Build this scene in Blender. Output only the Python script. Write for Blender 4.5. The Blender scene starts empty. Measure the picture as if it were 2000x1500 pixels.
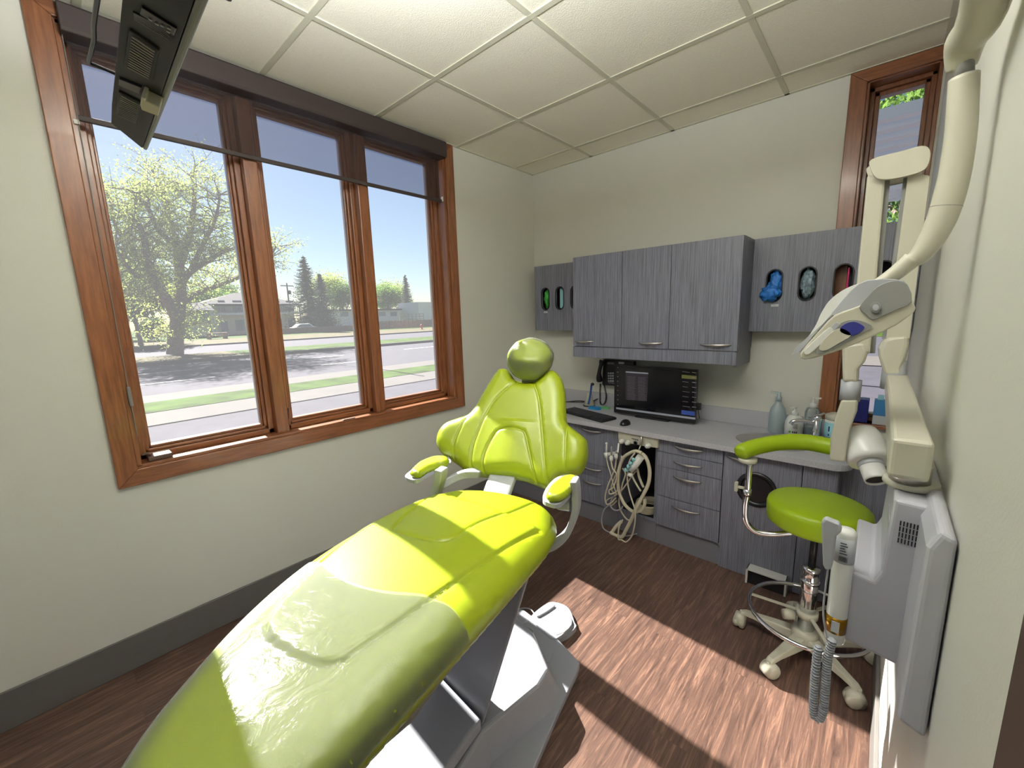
import bpy, bmesh, math, random
import numpy as np
from mathutils import Vector, Matrix, noise
from mathutils.geometry import delaunay_2d_cdt, tessellate_polygon
random.seed(7)
COL = bpy.context.scene.collection
# ---------------------------------------------------------------- camera
MR = np.array([[0.74433989, 0.66718945, -0.0285722], [0.0907148, -0.14340824, -0.98549729], [-0.66161088, 0.73095302, -0.16726843]])
F = 801.7306
CAM = np.array([2.33892, -2.9196, 1.49740])
W, H = 2.445, 2.654
def ray(u, v):
    return MR.T @ np.array([u - 1000.0, v - 750.0, F])
def U(u, v, ax, val):                       # point of the room seen at photo pixel (u,v) lying on plane ax = val
    d = ray(u, v); i = 'xyz'.index(ax)
    return CAM + d * ((val - CAM[i]) / d[i])
def UP(u, v, P0, n):
    d = ray(u, v); n = np.array(n)
    return CAM + d * (((np.array(P0) - CAM) @ n) / (d @ n))
cam_d = bpy.data.cameras.new('camera'); cam = bpy.data.objects.new('camera', cam_d); COL.objects.link(cam)
cam_d.sensor_width = 36; cam_d.lens = 36 * F / 2000; cam_d.clip_start = 0.01; cam_d.clip_end = 500
rm = Matrix(((MR[0][0], -MR[1][0], -MR[2][0]), (MR[0][1], -MR[1][1], -MR[2][1]), (MR[0][2], -MR[1][2], -MR[2][2])))
cam.matrix_world = Matrix.Translation(CAM) @ rm.to_4x4()
bpy.context.scene.camera = cam
# ---------------------------------------------------------------- materials
def nm(name):
    m = bpy.data.materials.new(name); m.use_nodes = True
    nt = m.node_tree; return m, nt, nt.nodes['Principled BSDF'], nt.nodes['Material Output']
def setp(b, **k):
    for a, v in k.items():
        b.inputs[a.replace('_', ' ')].default_value = v
def lin(c):
    return tuple((x / 255 / 12.92) if x / 255 <= .04045 else ((x / 255 + .055) / 1.055) ** 2.4 for x in c) + (1,)
def mat(name, rgb, rough=.5, metal=0, spec=.5, noise_amt=0, noise_scale=20, bump=0, bump_scale=60, coat=0, trans=0, ior=1.45, emit=0):
    m, nt, b, o = nm(name); c = lin(rgb)
    setp(b, Base_Color=c, Roughness=rough, Metallic=metal)
    b.inputs['Specular IOR Level'].default_value = spec
    b.inputs['Coat Weight'].default_value = coat
    b.inputs['Transmission Weight'].default_value = trans; b.inputs['IOR'].default_value = ior
    tc = nt.nodes.new('ShaderNodeTexCoord')
    if noise_amt:
        n = nt.nodes.new('ShaderNodeTexNoise'); n.inputs['Scale'].default_value = noise_scale; n.inputs['Detail'].default_value = 5
        r = nt.nodes.new('ShaderNodeValToRGB')
        r.color_ramp.elements[0].position = .3; r.color_ramp.elements[1].position = .7
        r.color_ramp.elements[0].color = tuple(x * (1 - noise_amt) for x in c[:3]) + (1,)
        r.color_ramp.elements[1].color = tuple(min(1, x * (1 + noise_amt)) for x in c[:3]) + (1,)
        nt.links.new(tc.outputs['Object'], n.inputs['Vector']); nt.links.new(n.outputs['Fac'], r.inputs['Fac']); nt.links.new(r.outputs['Color'], b.inputs['Base Color'])
    if bump:
        n2 = nt.nodes.new('ShaderNodeTexNoise'); n2.inputs['Scale'].default_value = bump_scale; n2.inputs['Detail'].default_value = 3
        bp = nt.nodes.new('ShaderNodeBump'); bp.inputs['Strength'].default_value = bump; bp.inputs['Distance'].default_value = .01
        nt.links.new(tc.outputs['Object'], n2.inputs['Vector']); nt.links.new(n2.outputs['Fac'], bp.inputs['Height']); nt.links.new(bp.outputs['Normal'], b.inputs['Normal'])
    if emit:
        b.inputs['Emission Color'].default_value = c; b.inputs['Emission Strength'].default_value = emit
    return m
def grain_mat(name, dark, light, scale=(1, 1, 1), rough=.45, nscale=6, detail=8, spec=.5, bump=.1, contrast=(.35, .65), coat=0):
    m, nt, b, o = nm(name); setp(b, Roughness=rough); b.inputs['Specular IOR Level'].default_value = spec; b.inputs['Coat Weight'].default_value = coat
    tc = nt.nodes.new('ShaderNodeTexCoord'); mp = nt.nodes.new('ShaderNodeMapping'); mp.inputs['Scale'].default_value = scale
    n = nt.nodes.new('ShaderNodeTexNoise'); n.inputs['Scale'].default_value = nscale; n.inputs['Detail'].default_value = detail; n.inputs['Roughness'].default_value = .65
    r = nt.nodes.new('ShaderNodeValToRGB'); r.color_ramp.elements[0].position = contrast[0]; r.color_ramp.elements[1].position = contrast[1]
    r.color_ramp.elements[0].color = lin(dark); r.color_ramp.elements[1].color = lin(light)
    bp = nt.nodes.new('ShaderNodeBump'); bp.inputs['Strength'].default_value = bump; bp.inputs['Distance'].default_value = .003
    L = nt.links.new
    L(tc.outputs['Object'], mp.inputs['Vector']); L(mp.outputs['Vector'], n.inputs['Vector']); L(n.outputs['Fac'], r.inputs['Fac']); L(r.outputs['Color'], b.inputs['Base Color'])
    L(n.outputs['Fac'], bp.inputs['Height']); L(bp.outputs['Normal'], b.inputs['Normal'])
    return m
M = {}
M['wall'] = mat('wall_paint', (216, 215, 206), .42, bump=.05, bump_scale=180, noise_amt=.01, noise_scale=3)
M['tile'] = mat('ceiling_tile', (242, 238, 222), .9, bump=.25, bump_scale=220, noise_amt=.03, noise_scale=150)
M['tbar'] = mat('ceiling_grid_paint', (205, 203, 184), .5)
M['base'] = mat('baseboard_vinyl', (96, 92, 90), .5, noise_amt=.03)
M['wood'] = grain_mat('window_wood', (104, 60, 36), (150, 97, 62), (14, 14, 1.2), rough=.32, nscale=5, coat=.15, contrast=(.3, .75))
M['woody'] = grain_mat('window_wood_rail', (104, 60, 36), (150, 97, 62), (14, 1.2, 14), rough=.32, nscale=5, coat=.15, contrast=(.3, .75))
M['woodx'] = grain_mat('window_wood_head', (104, 60, 36), (150, 97, 62), (1.2, 14, 14), rough=.32, nscale=5, coat=.15, contrast=(.3, .75))
M['lam'] = grain_mat('grey_laminate', (86, 86, 97), (130, 132, 146), (120, 120, 1.6), rough=.42, nscale=3, detail=4, bump=.05)
M['kick'] = mat('kick_laminate', (112, 111, 120), .5, noise_amt=.04, noise_scale=80)
M['dark'] = mat('black_interior', (14, 13, 14), .6)
M['black'] = mat('black_plastic', (20, 20, 23), .35)
M['blackm'] = mat('black_matt_plastic', (32, 32, 36), .6, noise_amt=.05, noise_scale=200)
M['counter'] = mat('speckled_countertop', (182, 181, 188), .35, noise_amt=.28, noise_scale=420)
M['steel'] = mat('brushed_steel', (190, 186, 180), .28, 1)
M['chrome'] = mat('chrome', (225, 225, 228), .08, 1)
M['chairw'] = mat('chair_base_enamel', (152, 154, 163), .35, coat=.1)
M['chairg'] = mat('chair_grey_enamel', (128, 130, 138), .4)
M['boxw'] = mat('box_enamel', (176, 176, 184), .34)
M['white'] = mat('white_plastic', (226, 226, 222), .3, coat=.2)
M['cream'] = mat('cream_enamel', (184, 181, 165), .34, coat=.15)
M['grey'] = mat('grey_plastic', (164, 166, 172), .38)
M['greyd'] = mat('dark_grey_plastic', (120, 120, 118), .45)
M['hose'] = mat('cream_hose', (206, 198, 176), .45)
M['tread'] = mat('rubber_tread', (176, 174, 166), .7, bump=.3, bump_scale=300)
M['lime'] = mat('lime_vinyl', (138, 152, 18), .34, spec=.6, bump=.06, bump_scale=400)
M['limes'] = mat('lime_vinyl_stool', (138, 162, 16), .42, spec=.5, bump=.06, bump_scale=400)
M['seam'] = mat('lime_piping', (150, 160, 20), .5)
M['gold'] = mat('gold_foil_label', (150, 110, 30), .3, 1)
M['label'] = mat('label_paper', (190, 194, 198), .6)
M['ink'] = mat('label_print', (50, 52, 60), .7)
M['blue'] = mat('navy_panel', (40, 44, 110), .2)
M['bluet'] = mat('blue_nitrile', (40, 110, 190), .45, noise_amt=.25, noise_scale=30)
M['greeng'] = mat('green_nitrile', (60, 160, 60), .45, noise_amt=.5, noise_scale=40)
M['paleb'] = mat('pale_blue_paper', (150, 205, 215), .7)
M['clearbag'] = mat('crinkled_film', (120, 140, 150), .2, noise_amt=.5, noise_scale=50, bump=.6, bump_scale=50)
M['pink'] = mat('pink_plastic', (200, 30, 110), .4)
M['navy'] = mat('navy_packaging', (22, 24, 92), .35)
M['teal'] = mat('blue_carton', (50, 110, 160), .5)
M['sky'] = mat('cyan_pad', (30, 130, 190), .5)
M['gnote'] = mat('green_note', (110, 190, 120), .6)
M['key'] = mat('keycap', (44, 44, 50), .5)
M['bluep'] = mat('blue_handle', (40, 70, 140), .35)
M['amber'] = mat('crank_cover', (90, 70, 62), .4)
M['screen'] = mat('screen_glass', (10, 10, 16), .12)
M['scr_win'] = mat('screen_window', (40, 36, 44), .3, emit=.25)
M['scr_bar'] = mat('screen_bar', (120, 122, 130), .3, emit=.35)
M['scr_txt'] = mat('screen_text', (120, 110, 110), .3, emit=.22)
M['scr_olive'] = mat('screen_olive', (84, 84, 44), .3, emit=.3)
M['scr_blue'] = mat('screen_blue', (40, 60, 120), .3, emit=.3)
M['doorw'] = mat('dark_door_wood', (60, 42, 34), .5)
def plastic_clear(name, tint=(235, 240, 240), alpha=.7, rough=.15, bump=0, bs=40):
    m, nt, b, o = nm(name); L = nt.links.new
    setp(b, Base_Color=lin(tint), Roughness=rough); b.inputs['Specular IOR Level'].default_value = .8
    tr = nt.nodes.new('ShaderNodeBsdfTransparent'); mx = nt.nodes.new('ShaderNodeMixShader')
    fr = nt.nodes.new('ShaderNodeFresnel'); fr.inputs['IOR'].default_value = 1.45
    ma = nt.nodes.new('ShaderNodeMath'); ma.operation = 'ADD'; ma.inputs[1].default_value = 1 - alpha; ma.use_clamp = True
    L(fr.outputs[0], ma.inputs[0]); L(ma.outputs[0], mx.inputs[0]); L(tr.outputs[0], mx.inputs[1]); L(b.outputs[0], mx.inputs[2]); L(mx.outputs[0], o.inputs['Surface'])
    if bump:
        tc = nt.nodes.new('ShaderNodeTexCoord'); n = nt.nodes.new('ShaderNodeTexNoise'); n.inputs['Scale'].default_value = bs; n.inputs['Detail'].default_value = 4; n.inputs['Distortion'].default_value = 1.5
        bp = nt.nodes.new('ShaderNodeBump'); bp.inputs['Strength'].default_value = bump; bp.inputs['Distance'].default_value = .01
        L(tc.outputs['Object'], n.inputs['Vector']); L(n.outputs['Fac'], bp.inputs['Height']); L(bp.outputs['Normal'], b.inputs['Normal'])
    return m
M['sleeve'] = plastic_clear('clear_plastic_sleeve', (240, 243, 235), .955, .17, bump=.3, bs=14)
M['headfilm'] = plastic_clear('clear_headrest_film', (235, 238, 225), .93, .16, bump=.9, bs=22)
M['bottle'] = plastic_clear('frosted_bottle', (200, 215, 220), .45, .25)
M['bottlec'] = plastic_clear('clear_bottle', (200, 210, 212), .7, .08)
M['liquid'] = plastic_clear('soap_liquid', (190, 215, 220), .3, .1)
def glass_mat(name, haze):
    m, nt, b, o = nm(name); nt.nodes.remove(b); L = nt.links.new
    tr = nt.nodes.new('ShaderNodeBsdfTransparent'); tr.inputs[0].default_value = (.97, .98, .98, 1)
    gl = nt.nodes.new('ShaderNodeBsdfGlossy'); gl.inputs['Roughness'].default_value = .02
    tl = nt.nodes.new('ShaderNodeBsdfTranslucent'); tl.inputs[0].default_value = (.9, .92, 1, 1)
    fr = nt.nodes.new('ShaderNodeFresnel'); fr.inputs['IOR'].default_value = 1.14
    m1 = nt.nodes.new('ShaderNodeMixShader'); m1.inputs[0].default_value = haze
    m2 = nt.nodes.new('ShaderNodeMixShader')
    L(tr.outputs[0], m1.inputs[1]); L(tl.outputs[0], m1.inputs[2]); L(fr.outputs[0], m2.inputs[0]); L(m1.outputs[0], m2.inputs[1]); L(gl.outputs[0], m2.inputs[2]); L(m2.outputs[0], o.inputs['Surface'])
    return m
M['glass'] = glass_mat('dusty_window_glass', .018)
def blind_mat():
    m, nt, b, o = nm('brown_screen_mesh'); L = nt.links.new
    setp(b, Base_Color=lin((62, 52, 50)), Roughness=.8)
    tr = nt.nodes.new('ShaderNodeBsdfTransparent'); tr.inputs[0].default_value = (.93, .90, .98, 1)
    mx = nt.nodes.new('ShaderNodeMixShader')
    tc = nt.nodes.new('ShaderNodeTexCoord'); mp = nt.nodes.new('ShaderNodeMapping'); mp.inputs['Scale'].default_value = (1, 60, 500)
    n = nt.nodes.new('ShaderNodeTexNoise'); n.inputs['Scale'].default_value = 3; n.inputs['Detail'].default_value = 2
    mr = nt.nodes.new('ShaderNodeMapRange'); mr.inputs[3].default_value = .50; mr.inputs[4].default_value = .64
    L(tc.outputs['Object'], mp.inputs['Vector']); L(mp.outputs['Vector'], n.inputs['Vector']); L(n.outputs['Fac'], mr.inputs[0]); L(mr.outputs[0], mx.inputs[0])
    L(tr.outputs[0], mx.inputs[1]); L(b.outputs[0], mx.inputs[2]); L(mx.outputs[0], o.inputs['Surface'])
    return m
M['mesh'] = blind_mat()
M['cassette'] = mat('brown_cassette', (56, 46, 44), .6, noise_amt=.06, noise_scale=200)
def floor_mat():
    m, nt, b, o = nm('wood_plank_floor'); L = nt.links.new
    tc = nt.nodes.new('ShaderNodeTexCoord')
    sep = nt.nodes.new('ShaderNodeSeparateXYZ'); L(tc.outputs['Object'], sep.inputs[0])
    cmb = nt.nodes.new('ShaderNodeCombineXYZ'); L(sep.outputs['Y'], cmb.inputs['X']); L(sep.outputs['X'], cmb.inputs['Y'])
    br = nt.nodes.new('ShaderNodeTexBrick'); L(cmb.outputs[0], br.inputs['Vector'])
    br.inputs['Scale'].default_value = 1; br.inputs['Brick Width'].default_value = 1.22; br.inputs['Row Height'].default_value = .152; br.offset = .37
    br.inputs['Mortar Size'].default_value = .0011; br.inputs['Bias'].default_value = 0
    br.inputs['Color1'].default_value = (.25, .25, .25, 1); br.inputs['Color2'].default_value = (.75, .75, .75, 1); br.inputs['Mortar'].default_value = (.1, .1, .1, 1)
    mp = nt.nodes.new('ShaderNodeMapping'); mp.inputs['Scale'].default_value = (42, 2.6, 1)
    sh = nt.nodes.new('ShaderNodeVectorMath'); sh.operation = 'ADD'; L(tc.outputs['Object'], sh.inputs[0])
    sc = nt.nodes.new('ShaderNodeVectorMath'); sc.operation = 'SCALE'; sc.inputs['Scale'].default_value = 7; L(br.outputs['Color'], sc.inputs[0]); L(sc.outputs[0], sh.inputs[1])
    L(sh.outputs[0], mp.inputs['Vector'])
    n = nt.nodes.new('ShaderNodeTexNoise'); n.inputs['Scale'].default_value = 1.6; n.inputs['Detail'].default_value = 9; n.inputs['Roughness'].default_value = .7; n.inputs['Distortion'].default_value = .8
    L(mp.outputs[0], n.inputs['Vector'])
    r = nt.nodes.new('ShaderNodeValToRGB'); cr = r.color_ramp; cr.elements[0].position = .28; cr.elements[0].color = lin((50, 37, 34)); cr.elements[1].position = .78; cr.elements[1].color = lin((144, 110, 92))
    e = cr.elements.new(.52); e.color = lin((88, 66, 57)); L(n.outputs['Fac'], r.inputs['Fac'])
    hs = nt.nodes.new('ShaderNodeHueSaturation'); L(r.outputs['Color'], hs.inputs['Color'])
    mr = nt.nodes.new('ShaderNodeMapRange'); mr.inputs[3].default_value = .78; mr.inputs[4].default_value = 1.15; L(br.outputs['Color'], mr.inputs[0]); L(mr.outputs[0], hs.inputs['Value'])
    L(hs.outputs['Color'], b.inputs['Base Color']); setp(b, Roughness=.38); b.inputs['Specular IOR Level'].default_value = .4
    bp = nt.nodes.new('ShaderNodeBump'); bp.inputs['Strength'].default_value = .15; bp.inputs['Distance'].default_value = .002; L(n.outputs['Fac'], bp.inputs['Height']); L(bp.outputs['Normal'], b.inputs['Normal'])
    return m
M['floor'] = floor_mat()
# ---------------------------------------------------------------- mesh helpers
class MB:
    def __init__(s): s.v = []; s.f = []; s.m = []; s.sm = []
    def add(s, vs, fs, mi=0, smooth=False):
        o = len(s.v); s.v += [tuple(map(float, p)) for p in vs]
        for f in fs: s.f.append([i + o for i in f]); s.m.append(mi); s.sm.append(smooth)
        return s
    def box(s, lo, hi, mi=0):
        x0, y0, z0 = lo; x1, y1, z1 = hi
        if x0 > x1: x0, x1 = x1, x0
        if y0 > y1: y0, y1 = y1, y0
        if z0 > z1: z0, z1 = z1, z0
        vs = [(x0, y0, z0), (x1, y0, z0), (x1, y1, z0), (x0, y1, z0), (x0, y0, z1), (x1, y0, z1), (x1, y1, z1), (x0, y1, z1)]
        return s.add(vs, [(3, 2, 1, 0), (4, 5, 6, 7), (0, 1, 5, 4), (1, 2, 6, 5), (2, 3, 7, 6), (3, 0, 4, 7)], mi)
    def obox(s, c, ax, h, mi=0):          # centre, three unit axes, half sizes
        c = np.array(c); vs = []
        A = [np.array(a) * k for a, k in zip(ax, h)]
        for sz in (-1, 1):
            for sx, sy in ((-1, -1), (1, -1), (1, 1), (-1, 1)): vs.append(c + A[0] * sx + A[1] * sy + A[2] * sz)
        return s.add(vs, [(3, 2, 1, 0), (4, 5, 6, 7), (0, 1, 5, 4), (1, 2, 6, 5), (2, 3, 7, 6), (3, 0, 4, 7)], mi)
    def beam(s, p0, p1, w, h, up=(0, 0, 1), mi=0):
        p0 = np.array(p0, float); p1 = np.array(p1, float); d = p1 - p0; L = np.linalg.norm(d); d /= L
        side = np.cross(d, up); side /= np.linalg.norm(side); u2 = np.cross(side, d)
        return s.obox((p0 + p1) / 2, (d, side, u2), (L / 2, w / 2, h / 2), mi)
    def tube(s, pts, r, n=10, closed=False, mi=0, cap=True, flat=1.0):
        P = [Vector(p) for p in pts]; N = len(P); rs = r if hasattr(r, '__len__') else [r] * N
        T = []
        for i in range(N):
            if closed: t = P[(i + 1) % N] - P[i - 1]
            else: t = P[min(i + 1, N - 1)] - P[max(i - 1, 0)]
            T.append(t.normalized() if t.length > 1e-9 else Vector((0, 0, 1)))
        up = Vector((0, 0, 1)) if abs(T[0].z) < .9 else Vector((0, 1, 0))
        nrm = (up - T[0] * up.dot(T[0])).normalized(); vs = []
        for i in range(N):
            nrm = (nrm - T[i] * nrm.dot(T[i]))
            nrm = nrm.normalized() if nrm.length > 1e-6 else T[i].orthogonal().normalized()
            b = T[i].cross(nrm)
            for k in range(n):
                a = 2 * math.pi * k / n; vs.append(P[i] + (nrm * math.cos(a) + b * math.sin(a) * flat) * rs[i])
        fs = []
        R = N if closed else N - 1
        for i in range(R):
            j = (i + 1) % N
            for k in range(n):
                k2 = (k + 1) % n; fs.append((i * n + k, i * n + k2, j * n + k2, j * n + k))
        s.add(vs, fs, mi, True)
        if cap and not closed:
            o = len(s.v) - len(vs)
            s.f.append([o + k for k in range(n)][::-1]); s.m.append(mi); s.sm.append(False)
            s.f.append([o + (N - 1) * n + k for k in range(n)]); s.m.append(mi); s.sm.append(False)
        return s
    def lathe(s, prof, c, n=28, ax=(0, 0, 1), mi=0):       # prof = [(r, h)], c = origin of the axis
        a = Vector(ax).normalized(); e = a.orthogonal().normalized(); g = a.cross(e); c = Vector(c); vs = []
        for r, h in prof:
            for k in range(n):
                t = 2 * math.pi * k / n; vs.append(c + a * h + (e * math.cos(t) + g * math.sin(t)) * max(r, 1e-5))
        fs = []
        for i in range(len(prof) - 1):
            for k in range(n):
                k2 = (k + 1) % n; fs.append((i * n + k, i * n + k2, (i + 1) * n + k2, (i + 1) * n + k))
        s.add(vs, fs, mi, True)
        o = len(s.v) - len(vs)
        if prof[0][0] > 1e-4: s.f.append([o + k for k in range(n)][::-1]); s.m.append(mi); s.sm.append(False)
        if prof[-1][0] > 1e-4: s.f.append([o + (len(prof) - 1) * n + k for k in range(n)]); s.m.append(mi); s.sm.append(False)
        return s
    def prism(s, loops, O, ex, ey, t, mi=0):               # loops: outline + holes in 2D, extruded by t along ex x ey
        O = np.array(O, float); ex = np.array(ex, float); ey = np.array(ey, float); nz = np.cross(ex, ey)
        allp = [p for l in loops for p in l]; n = len(allp)
        tris = tessellate_polygon([[Vector((p[0], p[1], 0)) for p in l] for l in loops])
        vs = [O + ex * p[0] + ey * p[1] for p in allp] + [O + ex * p[0] + ey * p[1] + nz * t for p in allp]
        fs = []
        for a, b, c in tris:
            fs.append((a, b, c)); fs.append((a + n, c + n, b + n))
        o = 0
        for l in loops:
            k = len(l)
            for i in range(k):
                j = (i + 1) % k; fs.append((o + i, o + j, o + j + n, o + i + n))
            o += k
        return s.add(vs, fs, mi)
    def build(s, name, mats, parent=None, origin=None, bevel=0, bseg=2, label=None, smooth_angle=None):
        if not isinstance(mats, (list, tuple)): mats = [mats]
        off = Vector(parent_loc(parent)) if parent is not None else Vector(origin if origin is not None else (0, 0, 0))
        me = bpy.data.meshes.new(name)
        me.from_pydata([(a - off.x, b - off.y, c - off.z) for a, b, c in s.v], [], s.f)
        for m in mats: me.materials.append(m)
        for p, mi, sm in zip(me.polygons, s.m, s.sm): p.material_index = mi; p.use_smooth = sm
        bm = bmesh.new(); bm.from_mesh(me); bmesh.ops.recalc_face_normals(bm, faces=bm.faces); bm.to_mesh(me); bm.free()
        me.update()
        ob = bpy.data.objects.new(name, me); COL.objects.link(ob)
        if parent is not None: ob.parent = parent
        else: ob.location = off
        if bevel:
            md = ob.modifiers.new('bevel', 'BEVEL'); md.width = bevel; md.segments = bseg; md.limit_method = 'ANGLE'; md.angle_limit = math.radians(40); md.harden_normals = False
        if label: ob['label'] = label
        return ob
WL = {}
def parent_loc(o):
    return WL[o.name]
def thing(name, label, cat, loc=(0, 0, 0), group=None):
    o = bpy.data.objects.new(name, None); o.empty_display_size = .05; COL.objects.link(o); o.location = loc; WL[o.name] = tuple(loc)
    o['label'] = label; o['category'] = cat
    if group: o['group'] = group
    return o
def reg(o, loc): WL[o.name] = tuple(loc); return o
def part(mb, name, m, t, **k):
    o = mb.build(name, m, parent=t, **k); WL[o.name] = parent_loc(t); return o
def solo(mb, name, m, label, cat, origin, group=None, **k):
    o = mb.build(name, m, origin=origin, **k); o['label'] = label; o['category'] = cat; WL[o.name] = tuple(origin)
    if group: o['group'] = group
    return o
def struct(mb, name, m, origin=(0, 0, 0), **k):
    o = mb.build(name, m, origin=origin, **k); o['kind'] = 'structure'; WL[o.name] = tuple(origin); return o
def cr(pts, n=8, closed=False):                              # Catmull-Rom through points
    P = [np.array(p, float) for p in pts]; N = len(P); out = []
    segs = N if closed else N - 1
    for i in range(segs):
        if closed: a, b, c, d = P[i - 1], P[i], P[(i + 1) % N], P[(i + 2) % N]
        else: a, b, c, d = P[max(i - 1, 0)], P[i], P[i + 1], P[min(i + 2, N - 1)]
        for k in range(n):
            t = k / n; out.append(.5 * ((2 * b) + (-a + c) * t + (2 * a - 5 * b + 4 * c - d) * t * t + (-a + 3 * b - 3 * c + d) * t ** 3))
    if not closed: out.append(P[-1])
    return out
def segdist(P, poly, closed=True):
    P = np.asarray(P); A = np.asarray(poly); B = np.roll(A, -1, 0) if closed else A[1:]
    if not closed: A = A[:-1]
    best = np.full(len(P), 1e9)
    for a, b in zip(A, B):
        d = b - a; L = max(d @ d, 1e-12); t = np.clip(((P - a) @ d) / L, 0, 1); q = P - (a + t[:, None] * d); best = np.minimum(best, np.hypot(q[:, 0], q[:, 1]))
    return best
def inside(P, poly):
    x, y = P[:, 0], P[:, 1]; c = np.zeros(len(P), bool); n = len(poly); j = n - 1
    for i in range(n):
        xi, yi = poly[i]; xj, yj = poly[j]
        m = ((yi > y) != (yj > y)) & (x < (xj - xi) * (y - yi) / ((yj - yi) or 1e-12) + xi); c ^= m; j = i
    return c
def resample(poly, step, closed=True):
    out = []; n = len(poly); R = n if closed else n - 1
    for i in range(R):
        a = np.array(poly[i]); b = np.array(poly[(i + 1) % n]); k = max(1, int(round(np.linalg.norm(b - a) / step)))
        for q in range(k): out.append(a + (b - a) * q / k)
    return out
def arc(poly, step):
    P = np.array(poly, float); d = np.r_[0, np.cumsum(np.hypot(*np.diff(P, axis=0).T))]; n = max(3, int(d[-1] / step) + 1); t = np.linspace(0, d[-1], n)
    return np.stack([np.interp(t, d, P[:, 0]), np.interp(t, d, P[:, 1])], 1)
def skin(outline, seat_h, step, wr):                          # open sheet lying over a cushion, wr(point2d, rim distance) = lift
    out = resample(outline, step); A = np.array(out); lo = A.min(0); hi = A.max(0); g = []; y = lo[1]; r = 0
    while y < hi[1]:
        x = lo[0] + (step / 2 if r % 2 else 0)
        while x < hi[0]: g.append((x, y)); x += step
        y += step * .87; r += 1
    g = np.array(g); g = g[inside(g, out)]; g = g[segdist(g, out) > step * .45]; pts = np.concatenate([A, g]); ne = len(A)
    r = delaunay_2d_cdt([Vector(p) for p in pts], [(i, (i + 1) % ne) for i in range(ne)], [], 1, 1e-6)
    V = np.array([tuple(v) for v in r[0]]); P, d = seat_h(V); mb = MB()
    mb.v = [tuple(p + Z3 * wr(v, q)) for p, v, q in zip(P, V, d)]
    for f in r[2]: mb.f.append(list(f)); mb.m.append(0); mb.sm.append(True)
    return mb
def cushion(outline, O, e1, e2, top, bot, R, seams=(), step=.012, gd=.006, gw=.005, bulge=None):
    # pillow over a closed 2D outline; top / bot thickness along n = e1 x e2, edge rounding R, grooves along seams
    O = np.array(O, float); e1 = np.array(e1, float); e2 = np.array(e2, float); n = np.cross(e1, e2); n /= np.linalg.norm(n)
    out = resample(outline, step); A = np.array(out); lo = A.min(0); hi = A.max(0)
    g = []
    y = lo[1]; r = 0
    while y < hi[1]:
        x = lo[0] + (step / 2 if r % 2 else 0)
        while x < hi[0]: g.append((x, y)); x += step
        y += step * .87; r += 1
    g = np.array(g); g = g[inside(g, out)]; g = g[segdist(g, out) > step * .45]
    extra = []
    for s_ in seams:
        sp = arc(s_, step * .6); tn = np.gradient(sp, axis=0); tn /= np.linalg.norm(tn, axis=1)[:, None] + 1e-12; no = np.stack([-tn[:, 1], tn[:, 0]], 1)
        for k_ in (-1.9, -.9, 0, .9, 1.9):
            c_ = sp + no * gw * k_
            if k_: c_ = c_[segdist(c_, sp, False) > abs(gw * k_) * .9]
            extra.append(c_)
        g = g[segdist(g, sp, False) > gw * 1.9 + step * .4]
    if extra:
        ex = []
        for e_ in extra:
            e_ = e_[inside(e_, out)]
            if len(e_): e_ = e_[segdist(e_, out) > step * .4]
            for p in e_:
                if not ex or min((p[0] - q[0]) ** 2 + (p[1] - q[1]) ** 2 for q in ex) > (gw * .4) ** 2: ex.append(p)
        if ex: g = np.concatenate([g, np.array(ex)])
    # rim refinement
    pts = np.concatenate([A, g]); ne = len(A)
    r = delaunay_2d_cdt([Vector(p) for p in pts], [(i, (i + 1) % ne) for i in range(ne)], [], 1, 1e-6)
    V = np.array([tuple(v) for v in r[0]]); Fc = [tuple(f) for f in r[2]]
    Fc = [f for f in Fc if inside(np.array([V[list(f)].mean(0)]), out)[0]]
    d = segdist(V, out); t = np.clip(d / R, 0, 1); prof = np.sqrt(np.clip(1 - (1 - t) ** 2, 0, 1))
    h = top * prof
    if bulge is not None: h = h + bulge(V) * prof
    for s_ in seams:
        ds = segdist(V, s_, False); h = h - gd * np.exp(-(ds / gw) ** 2) * (prof > .2)
    hb = -bot * prof
    base = O + V[:, :1] * e1 + V[:, 1:] * e2
    T = base + h[:, None] * n; B = base + hb[:, None] * n
    mb = MB(); N = len(V)
    rim = d < 1e-6
    idx = [i if rim[i] else i + N for i in range(N)]
    mb.v = [tuple(p) for p in T] + [tuple(p) for p in B]
    for f in Fc:
        mb.f.append(list(f)); mb.m.append(0); mb.sm.append(True)
        mb.f.append([idx[i] for i in f][::-1]); mb.m.append(0); mb.sm.append(True)
    def height(P): # top surface sampling (world points) for 2D positions
        P = np.asarray(P, float); dd = segdist(P, out); tt = np.clip(dd / R, 0, 1); pr = np.sqrt(np.clip(1 - (1 - tt) ** 2, 0, 1)); hh = top * pr
        if bulge is not None: hh = hh + bulge(P) * pr
        return O + P[:, :1] * e1 + P[:, 1:] * e2 + hh[:, None] * n, dd
    return mb, height, out
def rrect(x0, y0, x1, y1, r, n=6):
    out = []
    for cx, cy, a0 in ((x1 - r, y0 + r, -90), (x1 - r, y1 - r, 0), (x0 + r, y1 - r, 90), (x0 + r, y0 + r, 180)):
        for k in range(n + 1):
            a = math.radians(a0 + 90 * k / n); out.append((cx + r * math.cos(a), cy + r * math.sin(a)))
    return out
def circ(cx, cy, r, n=24, ry=None):
    return [(cx + r * math.cos(2 * math.pi * k / n), cy + (ry or r) * math.sin(2 * math.pi * k / n)) for k in range(n)]
X3, Y3, Z3 = np.eye(3)
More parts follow.
